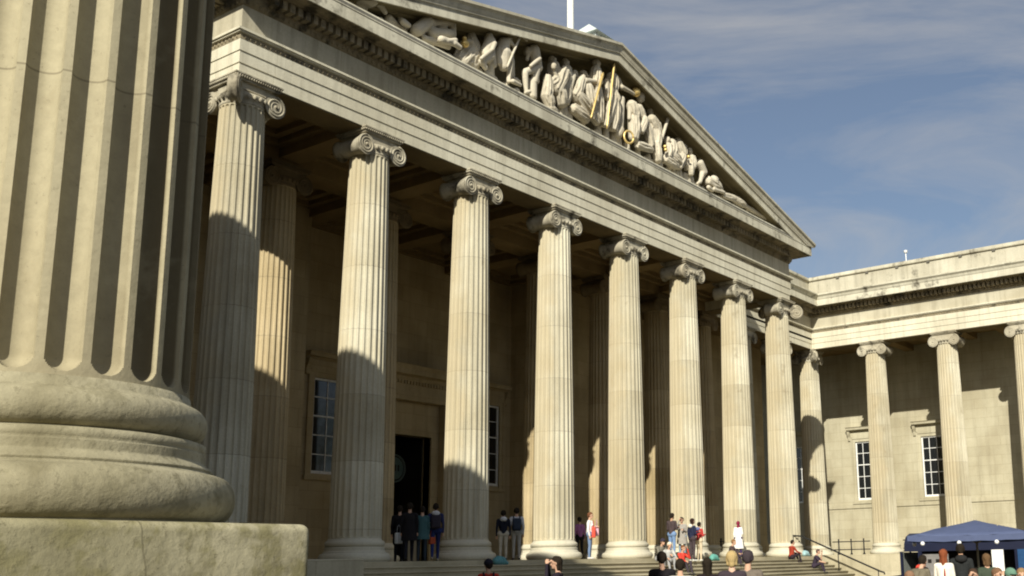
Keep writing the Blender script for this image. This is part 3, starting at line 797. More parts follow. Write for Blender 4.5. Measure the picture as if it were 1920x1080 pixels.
# ------------------------------------------------------------------ things on the roofs
e = empty('flagpole', (19.0, 3.0, 20.3)); tag(e, 'tall white flagpole rising behind the pediment near its peak', 'flagpole')
m = MB(); m.lathe([(.17, 0), (.16, 6), (.13, 14)], 20); m.ball((0, 0, 14.1), .22); m.build('pole', M_white, e)
m = MB(); m.lathe([(.3, -.3), (.3, .2), (.18, .4)], 16); m.build('socket', M_lead, e)
e = empty('roof_lantern', (19.5, 2.2, 20.45)); tag(e, 'pale glazed rooflight just showing above the pediment cornice', 'rooflight')
M_lant = plain('pale_lantern', (.62, .68, .64), .3)
m = MB(); m.box(-.75, .75, -.9, .9, 0, 3.5); m.build('frame', M_lant, e)
m = MB(); m.add([(-.95, -1.1, 3.502), (.95, -1.1, 3.502), (.95, 1.1, 3.502), (-.95, 1.1, 3.502), (-.1, 0, 4.45), (.1, 0, 4.45)], [(0, 1, 5, 4), (1, 2, 5), (2, 3, 4, 5), (3, 0, 4), (3, 2, 1, 0)]); m.build('glazed_top', M_lant, e)
m = MB()
for k in range(5): m.box(-.76+k*.36, -.72+k*.36, -.93, -.905, .0, 3.45)
m.build('glazing_bar', M_lead, e)
e = empty('roof_camera', (49.5, -1.55, 17.6)); tag(e, 'small white camera on a thin pole above the right wing parapet', 'camera')
m = MB(); m.tube([(0, 0, 0), (0, 0, 2.45)], .03, 8); m.build('pole', M_white, e)
m = MB(); m.ball((0, 0, 2.53), .13, 12, (1, 1, .8)); m.lathe([(.135, 2.55), (.15, 2.60), (.05, 2.66)], 14); m.build('camera_dome', M_white, e)

# ------------------------------------------------------------------ figures: capsules fused into one continuous surface
_s = []
for i in range(9):
    t = -PI/2+PI*i/8
    for k in range(12): _s.append((math.cos(t)*math.cos(2*PI*k/12), math.cos(t)*math.sin(2*PI*k/12), math.sin(t)))
_s = np.array(_s); _sf = [(i*12+k, i*12+(k+1) % 12, (i+1)*12+(k+1) % 12, (i+1)*12+k) for i in range(8) for k in range(12)]
def caps_mesh(caps):
    V = []; F = []
    for p0, p1, r0, r1 in caps:
        p0 = np.array(p0, float); p1 = np.array(p1, float); d = p1-p0; l = np.linalg.norm(d)
        d = d/l if l > 1e-6 else np.array([0, 0, 1.]); a = np.array(Vector(d).orthogonal().normalized()); b = np.cross(d, a)
        B = np.stack([a, b, d], 1); o = len(V)*len(_s)
        pts = np.where(_s[:, 2:3] > 0.01, p1+r1*(_s@B.T), p0+r0*(_s@B.T)); V.append(pts); F += [tuple(i+o for i in f) for f in _sf]
    return np.concatenate(V), F
def fuse(caps, voxel, smooth=3, folds=0.0, ffreq=14.0):
    V, F = caps_mesh(caps)
    me = bpy.data.meshes.new('tmp'); me.from_pydata(V.tolist(), [], F); o = bpy.data.objects.new('tmp', me); COL.objects.link(o)
    md = o.modifiers.new('r', 'REMESH'); md.mode = 'VOXEL'; md.voxel_size = voxel
    if smooth:
        sm = o.modifiers.new('s', 'SMOOTH'); sm.iterations = smooth; sm.factor = .5
    dg = bpy.context.evaluated_depsgraph_get(); me2 = bpy.data.meshes.new_from_object(o.evaluated_get(dg))
    bpy.data.objects.remove(o); bpy.data.meshes.remove(me)
    if folds:
        n = len(me2.vertices); co = np.empty(n*3); me2.vertices.foreach_get('co', co); co = co.reshape(-1, 3)
        nr = np.empty(n*3); me2.vertices.foreach_get('normal', nr); nr = nr.reshape(-1, 3)
        ph = co[:, 0]*ffreq+co[:, 1]*ffreq*.8+1.3*np.sin(co[:, 2]*1.9+co[:, 0]*1.7)+.5*np.sin(co[:, 2]*4.1)
        d = folds*(np.abs(np.sin(ph))-.6)+folds*.25*np.sin(co[:, 2]*6+co[:, 0]*5)
        co += nr*d[:, None]; me2.vertices.foreach_set('co', co.ravel()); me2.update()
    me2.polygons.foreach_set('use_smooth', [True]*len(me2.polygons))
    return me2
def label_faces(me, caps, ids):
    n = len(me.polygons); c = np.empty(n*3); me.polygons.foreach_get('center', c); c = c.reshape(-1, 3)
    best = np.full(n, 1e9); lab = np.zeros(n, int)
    for (p0, p1, r0, r1), i in zip(caps, ids):
        p0 = np.array(p0, float); p1 = np.array(p1, float); d = p1-p0; l2 = max(d@d, 1e-9)
        t = np.clip(((c-p0)@d)/l2, 0, 1); q = p0+t[:, None]*d; ds = np.linalg.norm(c-q, axis=1)-(r0+(r1-r0)*t)
        k = ds < best; best[k] = ds[k]; lab[k] = i
    me.polygons.foreach_set('material_index', lab.astype(np.int32)); me.update()

# ---- pediment sculptures: joints set out on the sculpture's own plane above the cornice
def statue(name, label, cat, caps, folds=.035, gold=None, staff=None, y0=-1.05, voxel=.026, grp='carved figures in the pediment'):
    pts = []
    for u0, v0, u1, v1, r0, r1, *dd in caps:
        r0 *= .93; r1 *= .93
        d0 = dd[0] if dd else 0; d1 = dd[1] if len(dd) > 1 else d0
        a = at_y(u0, v0, y0); b = at_y(u1, v1, y0); pts.append((a+Vector((0, d0, 0)), b+Vector((0, d1, 0)), r0, r1))
    lo = min(min(p[0].z-p[2], p[1].z-p[3]) for p in pts); xc = sum((p[0].x+p[1].x)/2 for p in pts)/len(pts)
    e = empty(name, (xc, y0, lo)); tag(e, label, cat, grp)
    ofs = Vector((xc, y0, lo)); lp = [(p[0]-ofs, p[1]-ofs, p[2], p[3]) for p in pts]
    if folds > .024:                                     # drapery: raised folds running down every robed mass
        for p0, p1, r0, r1 in list(lp):
            if r0 < .15 and r1 < .15: continue
            d = (p1-p0); 
            if d.length < .05: continue
            d.normalize(); f = Vector((0, -1, 0)); f = (f-d*f.dot(d)).normalized(); sv = d.cross(f)
            nf = 3+int(max(r0, r1)*10)
            for k in range(nf):
                a = -1.25+2.5*(k+random.uniform(.2, .8))/nf; pts3 = []
                for t in (-.15, .35, .75, 1.15):
                    rr_ = r0+(r1-r0)*min(max(t, 0), 1); aa = a+random.uniform(-.16, .16)
                    pts3.append(p0.lerp(p1, t)+(sv*math.sin(aa)+f*math.cos(aa))*rr_*(1.10 if 0 <= t <= 1 else .85))
                w_ = random.uniform(.030, .050)
                for q in range(3): lp.append((pts3[q], pts3[q+1], w_, w_))
    h0, h1, hr, _h = lp[0]
    if .10 < hr < .17 and (h1-h0).length < .3:           # face and hair on the head
        c_ = (h0+h1)/2; lp.append((c_+Vector((-.02, -hr*.9, -.02)), c_+Vector((-.02, -hr*1.08, -.05)), .022, .03)); lp.append((c_+Vector((0, hr*.5, .02)), c_+Vector((0, hr*.7, -.06)), hr*.75, hr*.6)); lp.append((c_+Vector((0, 0, -hr)), c_+Vector((0, .03, -hr*2.1)), hr*.5, hr*.6))
    # every carving stands on a rough block that beds it on the ledge
    drop = lo-17.04
    if drop > -.6:
        xs = [q.x for p in lp for q in (p[0], p[1]) if min(p[0].z, p[1].z) < .9] or [0]
        for k in range(3):
            x = min(xs)+(max(xs)-min(xs))*k/2; lp.append((Vector((x, .25, -drop-.05)), Vector((x, .25, .05)), .2, .16))
    me = fuse(lp, voxel, 1, 0); o = bpy.data.objects.new('figure', me); me.materials.append(M_statue); COL.objects.link(o); o.parent = e
    for nm, (u0, v0, u1, v1, r0, r1, d) in (staff or []):
        a = at_y(u0, v0, y0-d)-ofs; b = at_y(u1, v1, y0-d)-ofs; m = MB(); m.tube([a, a.lerp(b, .05), a.lerp(b, .95), b], [r0*.3, r0*.8, r1*.8, r1*.5], 10); m.build(nm, M_gild if nm.startswith('gilded') else M_statue, e)
    for nm, (u0, v0, r, d) in (gold or []):
        c = at_y(u0, v0, y0-d)-ofs; m = MB(); m.ball(c, r, 18); m.build(nm, M_gild, e)
    return e
statue('animal_sculpture', 'stone animal leg and flank at the cut-off left end of the pediment', 'sculpture', [(630, -45, 690, -8, .5, .42), (694, -10, 712, 8, .22, .13), (712, 8, 722, 23, .13, .09), (680, -5, 690, 12, .25, .2, .3)], .02)
statue('rock_carving', 'low stone rock and plant carving beside the reclining creature', 'sculpture', [(737, 32, 748, 42, .16, .13, .2), (752, 43, 762, 49, .13, .10, -.1), (764, 28, 771, 46, .10, .20, .4), (735, 36, 764, 56, .14, .14, .2)], .03)
statue('reclining_figure', 'stone figure heaving up a slab with both arms raised', 'sculpture', [(781, 57, 800, 42, .24, .26), (792, 60, 806, 48, .14, .16, .1), (800, 40, 812, 43, .2, .16), (806, 43, 830, 42, .15, .12), (830, 42, 848, 43, .14, .16), (848, 45, 850, 63, .15, .12), (812, 63, 846, 64, .23, .2), (828, 47, 836, 52, .15, .15, .1), (796, 72, 840, 88, .13, .12), (818, 78, 838, 84, .15, .14, -.25), (840, 86, 850, 93, .12, .11, -.3), (826, 82, 842, 80, .10, .10, -.3)], .02)
statue('robed_statue', 'shadowed robed stone statue holding out a small gilded lamp', 'sculpture', [(894, 61, 895, 65, .17, .15, .3), (894, 72, 896, 93, .26, .30, .3), (893, 95, 876, 112, .32, .36, .3), (896, 95, 893, 116, .32, .36, .3), (888, 76, 876, 76, .10, .08, .1), (905, 68, 922, 104, .24, .14, .55), (882, 80, 872, 104, .12, .2, .45)], .045,
       gold=[('gilded_lamp', (872, 82, .15, .05)), ('gilded_lamp', (871, 72, .085, .05))])
statue('kneeling_statue', 'bent kneeling stone man lit below the standing robed statue', 'sculpture', [(914, 69, 914, 72, .15, .14, -.1), (915, 80, 906, 100, .24, .22, -.1), (916, 86, 912, 97, .1, .09, -.3), (911, 98, 893, 113, .095, .08, -.25), (917, 106, 900, 117, .19, .16, -.1), (900, 118, 906, 128, .14, .11, -.1), (919, 102, 920, 115, .13, .10, .1)], .018)
statue('stone_slab', 'upright rounded stone slab between two carved figures', 'sculpture', [(921, 64, 926, 132, .15, .16, .2), (927, 62, 930, 136, .15, .16, .25), (924, 70, 929, 120, .14, .15, .1)], .0)
statue('striding_statue', 'striding stone man with one arm crooked over his head and a long pick', 'sculpture', [(957, 74, 958, 78, .17, .15, .1), (944, 82, 941, 98, .26, .24), (946, 76, 963, 66, .11, .09), (947, 77, 960, 91, .10, .08, -.15), (943, 100, 944, 124, .34, .22), (950, 104, 956, 116, .28, .2), (957, 118, 954, 152, .18, .10), (954, 155, 968, 162, .10, .08, -.2), (965, 112, 970, 146, .2, .12, .25), (970, 148, 977, 152, .1, .08, .1), (936, 100, 936, 118, .16, .12)], .022, staff=[('pick_staff', (977, 64, 951, 126, .055, .055, .3)), ('pick_head', (977, 66, 989, 77, .07, .05, .3))])
statue('leaning_statue', 'stone man leaning forward on one knee over a tree stump', 'sculpture', [(994, 93, 993, 97, .16, .14, .1), (1001, 95, 1006, 118, .26, .24), (1011, 100, 1014, 123, .12, .09, .1), (1004, 113, 988, 126, .10, .08, -.2), (1009, 127, 985, 135, .2, .16), (984, 138, 987, 172, .15, .09), (987, 174, 979, 176, .09, .07, -.15), (1005, 131, 1002, 152, .2, .16), (1001, 154, 1000, 178, .22, .26, .1), (1012, 128, 1014, 150, .15, .12, .2)], .018)
statue('seated_statue', 'seated draped stone woman holding a mask up in one hand', 'sculpture', [(1047, 107, 1048, 110, .17, .16, .35), (1048, 120, 1045, 142, .27, .30, .3), (1031, 126, 1031, 129, .13, .11, -.2), (1033, 133, 1038, 146, .07, .09, -.15), (1026, 148, 1024, 178, .18, .28), (1034, 158, 1042, 152, .22, .25), (1056, 136, 1042, 166, .24, .32), (1024, 180, 1030, 198, .26, .22), (1046, 166, 1052, 192, .3, .26), (1030, 203, 1040, 210, .18, .14)], .05)
statue('seated_statue', 'seated stone woman in shadow with one bare arm resting on her lap', 'sculpture', [(1072, 112, 1073, 116, .17, .16, .35), (1072, 127, 1068, 146, .26, .28, .3), (1063, 130, 1066, 152, .2, .22, .1), (1075, 142, 1069, 170, .13, .1, 0), (1066, 158, 1062, 188, .27, .26, .15), (1085, 134, 1092, 150, .13, .1, .2)], .05)
statue('enthroned_statue', 'large seated stone woman in sweeping drapery with a slanting gilded sword', 'sculpture', [(1117, 117, 1119, 123, .19, .16), (1117, 134, 1115, 156, .27, .30), (1104, 136, 1110, 152, .2, .2, .3), (1093, 153, 1122, 156, .13, .11, -.15), (1090, 150, 1078, 178, .2, .26), (1082, 182, 1100, 206, .32, .30), (1100, 168, 1106, 204, .34, .30), (1076, 205, 1096, 222, .24, .26), (1118, 172, 1122, 222, .28, .22), (1108, 212, 1118, 228, .25, .2), (1128, 178, 1129, 196, .15, .1, .2)], .055, staff=[('gilded_sword', (1131, 136, 1108, 222, .075, .05, .35))])
statue('standing_statue', 'tall standing stone woman gripping a gilded spear and reaching out for a gilded globe', 'sculpture', [(1153, 123, 1154, 128, .17, .15, .1), (1147, 146, 1147, 168, .28, .27), (1137, 152, 1137, 182, .13, .16), (1158, 150, 1164, 164, .15, .14), (1148, 176, 1150, 192, .29, .3), (1146, 192, 1134, 232, .28, .20), (1153, 192, 1149, 238, .27, .24), (1163, 165, 1187, 178, .12, .08, -.1)], .045, staff=[('gilded_spear', (1152, 118, 1138, 241, .065, .05, .35))], gold=[('gilded_globe', (1192, 173, .215, .1))])
statue('stone_pillar', 'short plain stone pillar beside the standing figure', 'sculpture', [(1167, 186, 1164, 240, .17, .19, .05), (1163, 244, 1160, 250, .24, .26, .05)], .0)
sg = statue('stooping_statue', 'helmeted stooping stone woman in pleats with a gilded ring at her feet', 'sculpture', [(1200, 185, 1200, 188, .19, .16), (1199, 181, 1202, 182, .19, .18), (1184, 198, 1189, 218, .27, .29), (1196, 203, 1203, 222, .22, .2), (1188, 226, 1188, 256, .30, .27), (1204, 226, 1198, 246, .2, .18, -.1), (1209, 230, 1218, 268, .2, .22), (1196, 272, 1217, 280, .2, .18), (1181, 200, 1180, 222, .12, .1)], .05)
c0 = at_y(1179, 257, -1.35)-sg.location; m = MB(); m.tube([c0+Vector((.20*math.cos(2*PI*k/24), -.1*math.cos(2*PI*k/24), .28*math.sin(2*PI*k/24))) for k in range(25)], .045, 8); m.build('gilded_ring', M_gild, sg)
statue('standing_statue', 'standing stone woman with a long pointed stone blade beside her', 'sculpture', [(1227, 205, 1228, 210, .16, .15, .25), (1222, 224, 1230, 242, .25, .26), (1229, 246, 1231, 272, .27, .24), (1229, 272, 1233, 298, .24, .24), (1222, 240, 1219, 262, .18, .16, .1), (1236, 232, 1240, 250, .11, .1)], .045, staff=[('stone_blade', (1253, 220, 1238, 270, .10, .08, .15))])
statue('veiled_statue', 'seated veiled stone woman with a small gilded harp near the right slope', 'sculpture', [(1251, 262, 1250, 266, .17, .15), (1259, 270, 1258, 288, .27, .30), (1250, 275, 1249, 292, .16, .2, -.1), (1248, 298, 1264, 310, .25, .24), (1260, 292, 1272, 306, .3, .24)], .05, gold=[('gilded_harp', (1247, 275, .09, .28)), ('gilded_harp', (1248, 281, .085, .28))])
statue('seated_statue', 'hunched seated stone figure just right of the veiled statue', 'sculpture', [(1280, 256, 1281, 260, .16, .15, .3), (1275, 270, 1280, 290, .26, .27, .1), (1285, 276, 1284, 296, .18, .16, .1), (1278, 296, 1272, 312, .25, .2), (1288, 296, 1292, 314, .2, .16, .15)], .045)
statue('small_statue', 'small stone figure lifting a gilded mask near the right slope', 'sculpture', [(1295, 281, 1296, 286, .13, .12, .05), (1297, 296, 1298, 312, .18, .2), (1294, 312, 1295, 326, .17, .14), (1302, 296, 1303, 318, .1, .1, .1)], .03, gold=[('gilded_mask', (1291, 294, .09, .2))])
statue('crouching_statue', 'crouching stone man squeezed under the right slope', 'sculpture', [(1316, 302, 1318, 306, .14, .13, .1), (1312, 306, 1319, 322, .22, .22), (1317, 324, 1313, 340, .15, .11), (1321, 312, 1323, 330, .12, .1, .1), (1313, 341, 1308, 344, .1, .08)], .018)
statue('beast_sculpture', 'shaggy crouching stone beast low under the right slope', 'sculpture', [(1328, 340, 1345, 352, .25, .25), (1336, 336, 1340, 341, .2, .19, -.05), (1343, 344, 1350, 356, .2, .14), (1333, 356, 1352, 362, .10, .10, -.15), (1325, 352, 1332, 358, .12, .1, -.1)], .04, voxel=.035)
statue('reptile_sculpture', 'long low stone reptile and shells tapering into the right corner', 'sculpture', [(1357, 367, 1378, 374, .16, .17), (1366, 362, 1372, 366, .1, .1, .15), (1384, 371, 1387, 374, .10, .09), (1379, 376, 1392, 384, .19, .19), (1390, 376, 1396, 383, .14, .12, .1), (1389, 382, 1406, 391, .14, .13), (1408, 393, 1434, 409, .15, .10), (1414, 392, 1420, 397, .12, .1, .1), (1434, 408, 1452, 418, .11, .06), (1400, 381, 1404, 386, .08, .08, .1)], .035, voxel=.035)

# ------------------------------------------------------------------ people
SKIN = [(.52, .32, .22), (.42, .25, .16), (.24, .13, .08), (.58, .38, .28)]
def hand(caps, ids, w, d, up_, side, grip=.5):
    """palm, four unequal bent fingers and a thumb from wrist w along d"""
    w = Vector(w); d = Vector(d).normalized(); s = d.cross(Vector(up_)).normalized(); n = s.cross(d).normalized()
    pe = w+d*.085; caps.append((w+d*.02, pe, .028, .032)); ids.append(0)
    caps.append((w+d*.05+s*.018, pe+s*.018, .022, .02)); ids.append(0); caps.append((w+d*.05-s*.018, pe-s*.018, .022, .02)); ids.append(0)
    for k, ln in enumerate((.068, .078, .073, .055)):
        o = pe+s*(-.030+.020*k); a = o+(d*math.cos(grip)-n*math.sin(grip))*ln*.55; b = a+(d*math.cos(grip*2.2)-n*math.sin(grip*2.2))*ln*.45
        caps.append((o, a, .0098, .009)); ids.append(0); caps.append((a, b, .009, .0078)); ids.append(0)
    t0 = w+d*.035-s*.03*side; t1 = t0+(d*.6-s*.7*side-n*.25)*.05; t2 = t1+(d*.9-s*.1*side-n*.3)*.035
    caps.append((t0, t1, .013, .0115)); ids.append(0); caps.append((t1, t2, .0115, .0095)); ids.append(0)
def person(label, x, y, z, face, h=1.72, pose='stand', arms=('down', 'down'), skin=0, top=(.1, .1, .1), bottom=(.05, .05, .08), shoe=(.03, .03, .03), hair=(.02, .015, .01), hairlen=0, coat=None, female=False, sleeve=True, lean=0.0, hat=None, look=0.0, seat=.30, scarf=None, drop=.30, grp=None, belly=1.0, hood=None):
    """one fused body; face = heading in degrees from +y towards +x (0 looks into the building)"""
    k = h/1.75; caps = []; ids = []
    def C(a, b, r0, r1, i): caps.append((Vector(a)*k, Vector(b)*k, r0*k, r1*k)); ids.append(i)
    if pose == 'sit': hipz = seat/k+.10; 
    else: hipz = .92
    ln = lean
    def up_pt(x_, f, zz):           # torso point, leaning forward about the hips
        dz_ = zz-.92; return (x_, f+dz_*math.sin(ln), hipz+dz_*math.cos(ln))
    sw_ = .185 if not female else .165; hw_ = .085 if not female else .095
    C(up_pt(-hw_, 0, .93), up_pt(hw_, 0, .93), .125, .125, 2)
    C(up_pt(0, 0, .98), up_pt(0, 0, 1.10), .135*belly, .13*belly, 1); C(up_pt(-.05, .0, 1.12), up_pt(-.075, -.01, 1.32), .10, .11, 1); C(up_pt(.05, .0, 1.12), up_pt(.075, -.01, 1.32), .10, .11, 1)
    C(up_pt(-sw_+.03, -.015, 1.40), up_pt(sw_-.03, -.015, 1.40), .07, .07, 1); C(up_pt(0, .02, 1.20), up_pt(0, .02, 1.34), .12, .12, 1)
    if female: C(up_pt(-.07, .09, 1.28), up_pt(.07, .09, 1.28), .065, .065, 1)
    C(up_pt(0, -.015, 1.43), up_pt(0, .005, 1.54), .058, .052, 0)
    hx = math.sin(look)
    hc = Vector(up_pt(0, .03, 1.635)); fd = Vector((math.sin(look), math.cos(look)*math.cos(ln), -math.sin(ln)*.6)).normalized(); sd = Vector((fd.y, -fd.x, 0)).normalized()
    def Hd(s_, f_, z_): return hc+sd*s_+fd*f_+Vector((0, 0, z_))
    C(Hd(0, -.022, .028), Hd(0, .012, .030), .088, .084, 0); C(Hd(0, .03, -.045), Hd(0, .052, -.078), .058, .036, 0)
    C(Hd(0, .088, .010), Hd(0, .108, -.026), .011, .016, 0)
    for s_ in (-1, 1):
        C(Hd(s_*.082, -.008, .015), Hd(s_*.086, -.014, -.022), .016, .012, 0); C(Hd(s_*.031, .082, .012), Hd(s_*.033, .083, .012), .010, .010, 4)
        C(Hd(s_*.02, .088, .032), Hd(s_*.045, .080, .033), .008, .007, 5)
    C(Hd(-.020, .083, -.055), Hd(.020, .083, -.055), .008, .008, 6)
    # arms
    for s_, am in zip((-1, 1), arms):
        sh_ = Vector(up_pt(s_*sw_, -.015, 1.40))
        if am == 'down': el = sh_+Vector((s_*.05, -.02, -.28)); wr = el+Vector((s_*.0, .06, -.25))
        elif am == 'fwd': el = sh_+Vector((s_*.04, .03, -.27)); wr = el+Vector((-s_*.09, .22, .07))
        elif am == 'face': el = sh_+Vector((s_*.06, .20, -.16)); wr = Vector(up_pt(s_*.075, .0, 1.61))+Vector((0, .20, 0))
        elif am == 'hip': el = sh_+Vector((s_*.13, -.06, -.25)); wr = el+Vector((-s_*.10, .12, -.20))
        elif am == 'knee': el = sh_+Vector((s_*.05, .16, -.22)); wr = el+Vector((-s_*.04, .22, -.06))
        elif am == 'back': el = sh_+Vector((s_*.06, -.10, -.26)); wr = el+Vector((-s_*.02, -.05, -.24))
        else: el = sh_+Vector((s_*.10, .16, -.20)); wr = el+Vector((-s_*.06, .20, .12))
        ai = 1 if sleeve else 0
        C(sh_, el, .062, .046, 1); C(el, wr, .044, .031, ai)
        d = (wr-el).normalized(); cc = []; ii = []; hand(cc, ii, wr, d, (0, 0, 1) if abs(d.z) < .8 else (s_, .2, 0), s_, .55 if am in ('down', 'hip', 'back') else .75)
        for c, i in zip(cc, ii): C(c[0], c[1], c[2], c[3], i)
    # legs
    for s_ in (-1, 1):
        hp = Vector((s_*hw_, 0, hipz))
        if pose == 'sit':
            kn = hp+Vector((s_*.05, .40, .16)); an = Vector((s_*.10, .52, -drop/k+.09)) if kn.z+drop > .3 else kn+Vector((0, .1, -.4))
            l = (an-kn).length; an = kn+(an-kn).normalized()*min(max(l, .36), .44)
        elif pose == 'walk':
            kn = hp+Vector((0, s_*.14+.04, -.42)); an = kn+Vector((0, s_*.12-.10, -.40)); an.z = max(.08, .09 if s_ > 0 else .13)
        else:
            kn = hp+Vector((s_*.01, .015, -.43)); an = Vector((s_*(hw_+.015), -.01, .085))
        C(hp, kn, .092, .060, 2); C(kn, kn*.6+an*.4-Vector((0, .012, 0)), .056, .057, 2); C(kn*.6+an*.4-Vector((0, .012, 0)), an, .056, .042, 2)
        C(an+Vector((0, -.035, -.045)), an+Vector((s_*.015, .13, -.05)), .038, .034, 3)
    me = fuse(caps, .0105, 2); 
    label_faces(me, caps, ids)
    for mt in (cloth(SKIN[skin], .55), cloth(top), cloth(bottom), cloth(shoe), cloth((.02, .015, .012), .3), cloth(hair), cloth((.36, .12, .10), .5)): me.materials.append(mt)
    e = empty('person', (x, y, z), -R(face)); tag(e, label, 'person', grp)
    o = bpy.data.objects.new('body', me); COL.objects.link(o); o.parent = e
    # hair
    hcap = [(Hd(0, -.030, .045)*k, Hd(0, .0, .055)*k, .094*k, .090*k), (Hd(0, -.055, .0)*k, Hd(0, -.06, -.02)*k, .072*k, .06*k)]
    for s_ in (-1, 1): hcap.append((Hd(s_*.055, -.02, .03)*k, Hd(s_*.066, -.035, -.01)*k, .045*k, .032*k))
    if hairlen:
        hcap.append((Hd(0, -.05, .0)*k, Hd(0, -.075, -hairlen)*k, .066*k, .045*k))
        for s_ in (-1, 1): hcap.append((Hd(s_*.055, -.025, .02)*k, Hd(s_*.062, -.045, -hairlen*.9)*k, .036*k, .026*k))
    if scarf: hcap.append((Hd(0, .02, -.10)*k, Hd(0, -.05, -.14)*k, .075*k, .085*k)); hcap.append((Hd(.06, .06, -.14)*k, Hd(.10, .10, -.45)*k, .05*k, .04*k))
    hm = fuse(hcap, .011, 1, .0 if scarf else .007, 75); hm.materials.append(cloth(scarf or hair, .7)); ho = bpy.data.objects.new('headscarf' if scarf else 'hair', hm); COL.objects.link(ho); ho.parent = e
    if hat:
        m = MB(); c = Hd(0, -.01, .06)*k; m.ball(c, .108*k, 16, (1, 1.08, .95)); m.ball(c+fd*.10*k-Vector((0, 0, .005)), .075*k, 12, (1, 1.1, .14)); m.build('cap', cloth(hat), e)
    if coat:
        colr, lng = coat; n = 20; m = MB(); prof = []
        ztop = 1.42; zs = [ztop-(ztop-lng)*t/9 for t in range(10)]
        vs = []
        for q, zz in enumerate(zs):
            t = q/9; rx = (.20+.0*t) if t < .3 else .185+.09*(t-.3); ry = .135 if t < .3 else .14+.08*(t-.3)
            if q == 0: rx, ry = .13, .09
            for j in range(n):
                a = 2*PI*j/n; wv = 1+.05*math.sin(a*5+zz*4)*t
                p = up_pt(rx*wv*math.cos(a), ry*wv*math.sin(a), zz) if zz > .92 else (rx*wv*math.cos(a), ry*wv*math.sin(a), hipz+zz-.92)
                vs.append(Vector(p)*k)
        m.add(vs, [(i*n+j, i*n+(j+1) % n, (i+1)*n+(j+1) % n, (i+1)*n+j) for i in range(9) for j in range(n)], True); m.build('coat', cloth(colr), e)
    if hood: m = MB(); m.ball(Vector(up_pt(0, -.10, 1.45))*k, .11*k, 12, (1.2, .7, .8)); m.build('hood', cloth(hood), e)
    return e
def backpack(x, y, z, face, col, label, h=1.72):
    k = h/1.75; e = empty('backpack', (x, y, z), -R(face)); tag(e, label, 'backpack', 'backpacks')
    m = MB(); m.bbox(-.15*k, .15*k, -.33*k, -.14*k, .98*k, 1.40*k, .06*k, 4); m.build('bag_body', cloth(col), e)
    m = MB(); m.bbox(-.11*k, .11*k, -.375*k, -.325*k, 1.02*k, 1.20*k, .02*k, 3); m.build('front_pocket', cloth(col), e)
    for s_ in (-1, 1):
        m = MB(); m.tube([(s_*.10*k, -.16*k, 1.38*k), (s_*.115*k, -.06*k, 1.475*k), (s_*.12*k, .07*k, 1.44*k), (s_*.13*k, .135*k, 1.28*k), (s_*.145*k, .06*k, 1.10*k), (s_*.13*k, -.14*k, 1.02*k)], .022*k, 6); m.build('strap', cloth(tuple(c*.7 for c in col)), e)
def handbag(x, y, z, col, label, w=.30, hgt=.32, cat='bag', rz=0):
    e = empty('handbag', (x, y, z), rz); tag(e, label, cat)
    m = MB(); m.bbox(-w/2, w/2, -.07, .07, 0, hgt, .035, 3); m.build('bag_body', cloth(col), e)
    m = MB(); m.tube([(-w*.3, 0, hgt-.02), (-w*.25, 0, hgt+.18), (0, 0, hgt+.24), (w*.25, 0, hgt+.18), (w*.3, 0, hgt-.02)], .012, 6); m.build('handle', cloth(tuple(c*.6 for c in col)), e)
def softbag(x, y, z, col, label):
    caps = [(Vector((-.2, 0, .12)), Vector((.2, .03, .10)), .13, .11), (Vector((-.05, .05, .18)), Vector((.12, 0, .16)), .12, .1), (Vector((.3, 0, .06)), Vector((.38, .02, .05)), .06, .05)]
    me = fuse(caps, .025, 2, .02, 22); me.materials.append(cloth(col, .5)); o = bpy.data.objects.new('cloth_bag', me); COL.objects.link(o); o.location = (x, y, z); tag(o, label, 'bag')
def py(px, y): p = at_y(px, 1050, y); return p.x, p.y
PP = []
# on the top landing, left to right
x, y = py(747, -.2); person('person in near-black clothes at the left edge of the doorway queue', x, y, 0, 44, 1.74, top=(.012, .012, .014), bottom=(.012, .012, .016))
handbag(x-.25, y-.25, .55, (.55, .58, .60), 'white carrier bag held low beside the doorway queue', .24, .34)
x, y = py(766, -1.0); person('person in a long black coat walking towards the doorway', x, y, 0, 44, 1.78, 'walk', top=(.014, .013, .014), bottom=(.015, .015, .02), coat=((.014, .013, .014), .62))
x, y = py(790, -1.1); person('person in a teal coat seen from behind near the doorway', x, y, 0, 44, 1.68, top=(.045, .10, .105), bottom=(.03, .04, .05), coat=((.045, .10, .105), .70), female=True)
handbag(x+.33, y-.1, .52, (.36, .07, .03), 'dark red handbag hanging beside the teal coat', .22, .22)
x, y = py(815, -1.2); person('person in navy with a white hood and blue trousers heading inside', x, y, 0, 44, 1.78, 'walk', top=(.03, .035, .09), bottom=(.02, .03, .11), hood=(.5, .5, .5), shoe=(.3, .26, .2))
backpack(x, y, 0, 42, (.035, .03, .04), 'dark backpack on the person with the white hood', 1.78)
x, y = py(943, -1.2); person('person in a black patterned vest and pale trousers at the top of the steps', x, y, 0, 44, 1.66, top=(.012, .014, .022), bottom=(.42, .38, .30), sleeve=True, hood=(.5, .5, .5))
x, y = py(968, -1.25); person('man in white shirt and grey trousers standing with his back turned', x, y, 0, 44, 1.76, top=(.52, .53, .55), bottom=(.32, .31, .28))
backpack(x, y, 0, 46, (.03, .04, .06), 'slate blue backpack on the man in the white shirt', 1.76)
x, y = py(1087, .6); person('person in a mauve top and black trousers half behind a column', x, y, 0, 30, 1.66, top=(.30, .12, .26), bottom=(.012, .012, .014), female=True)
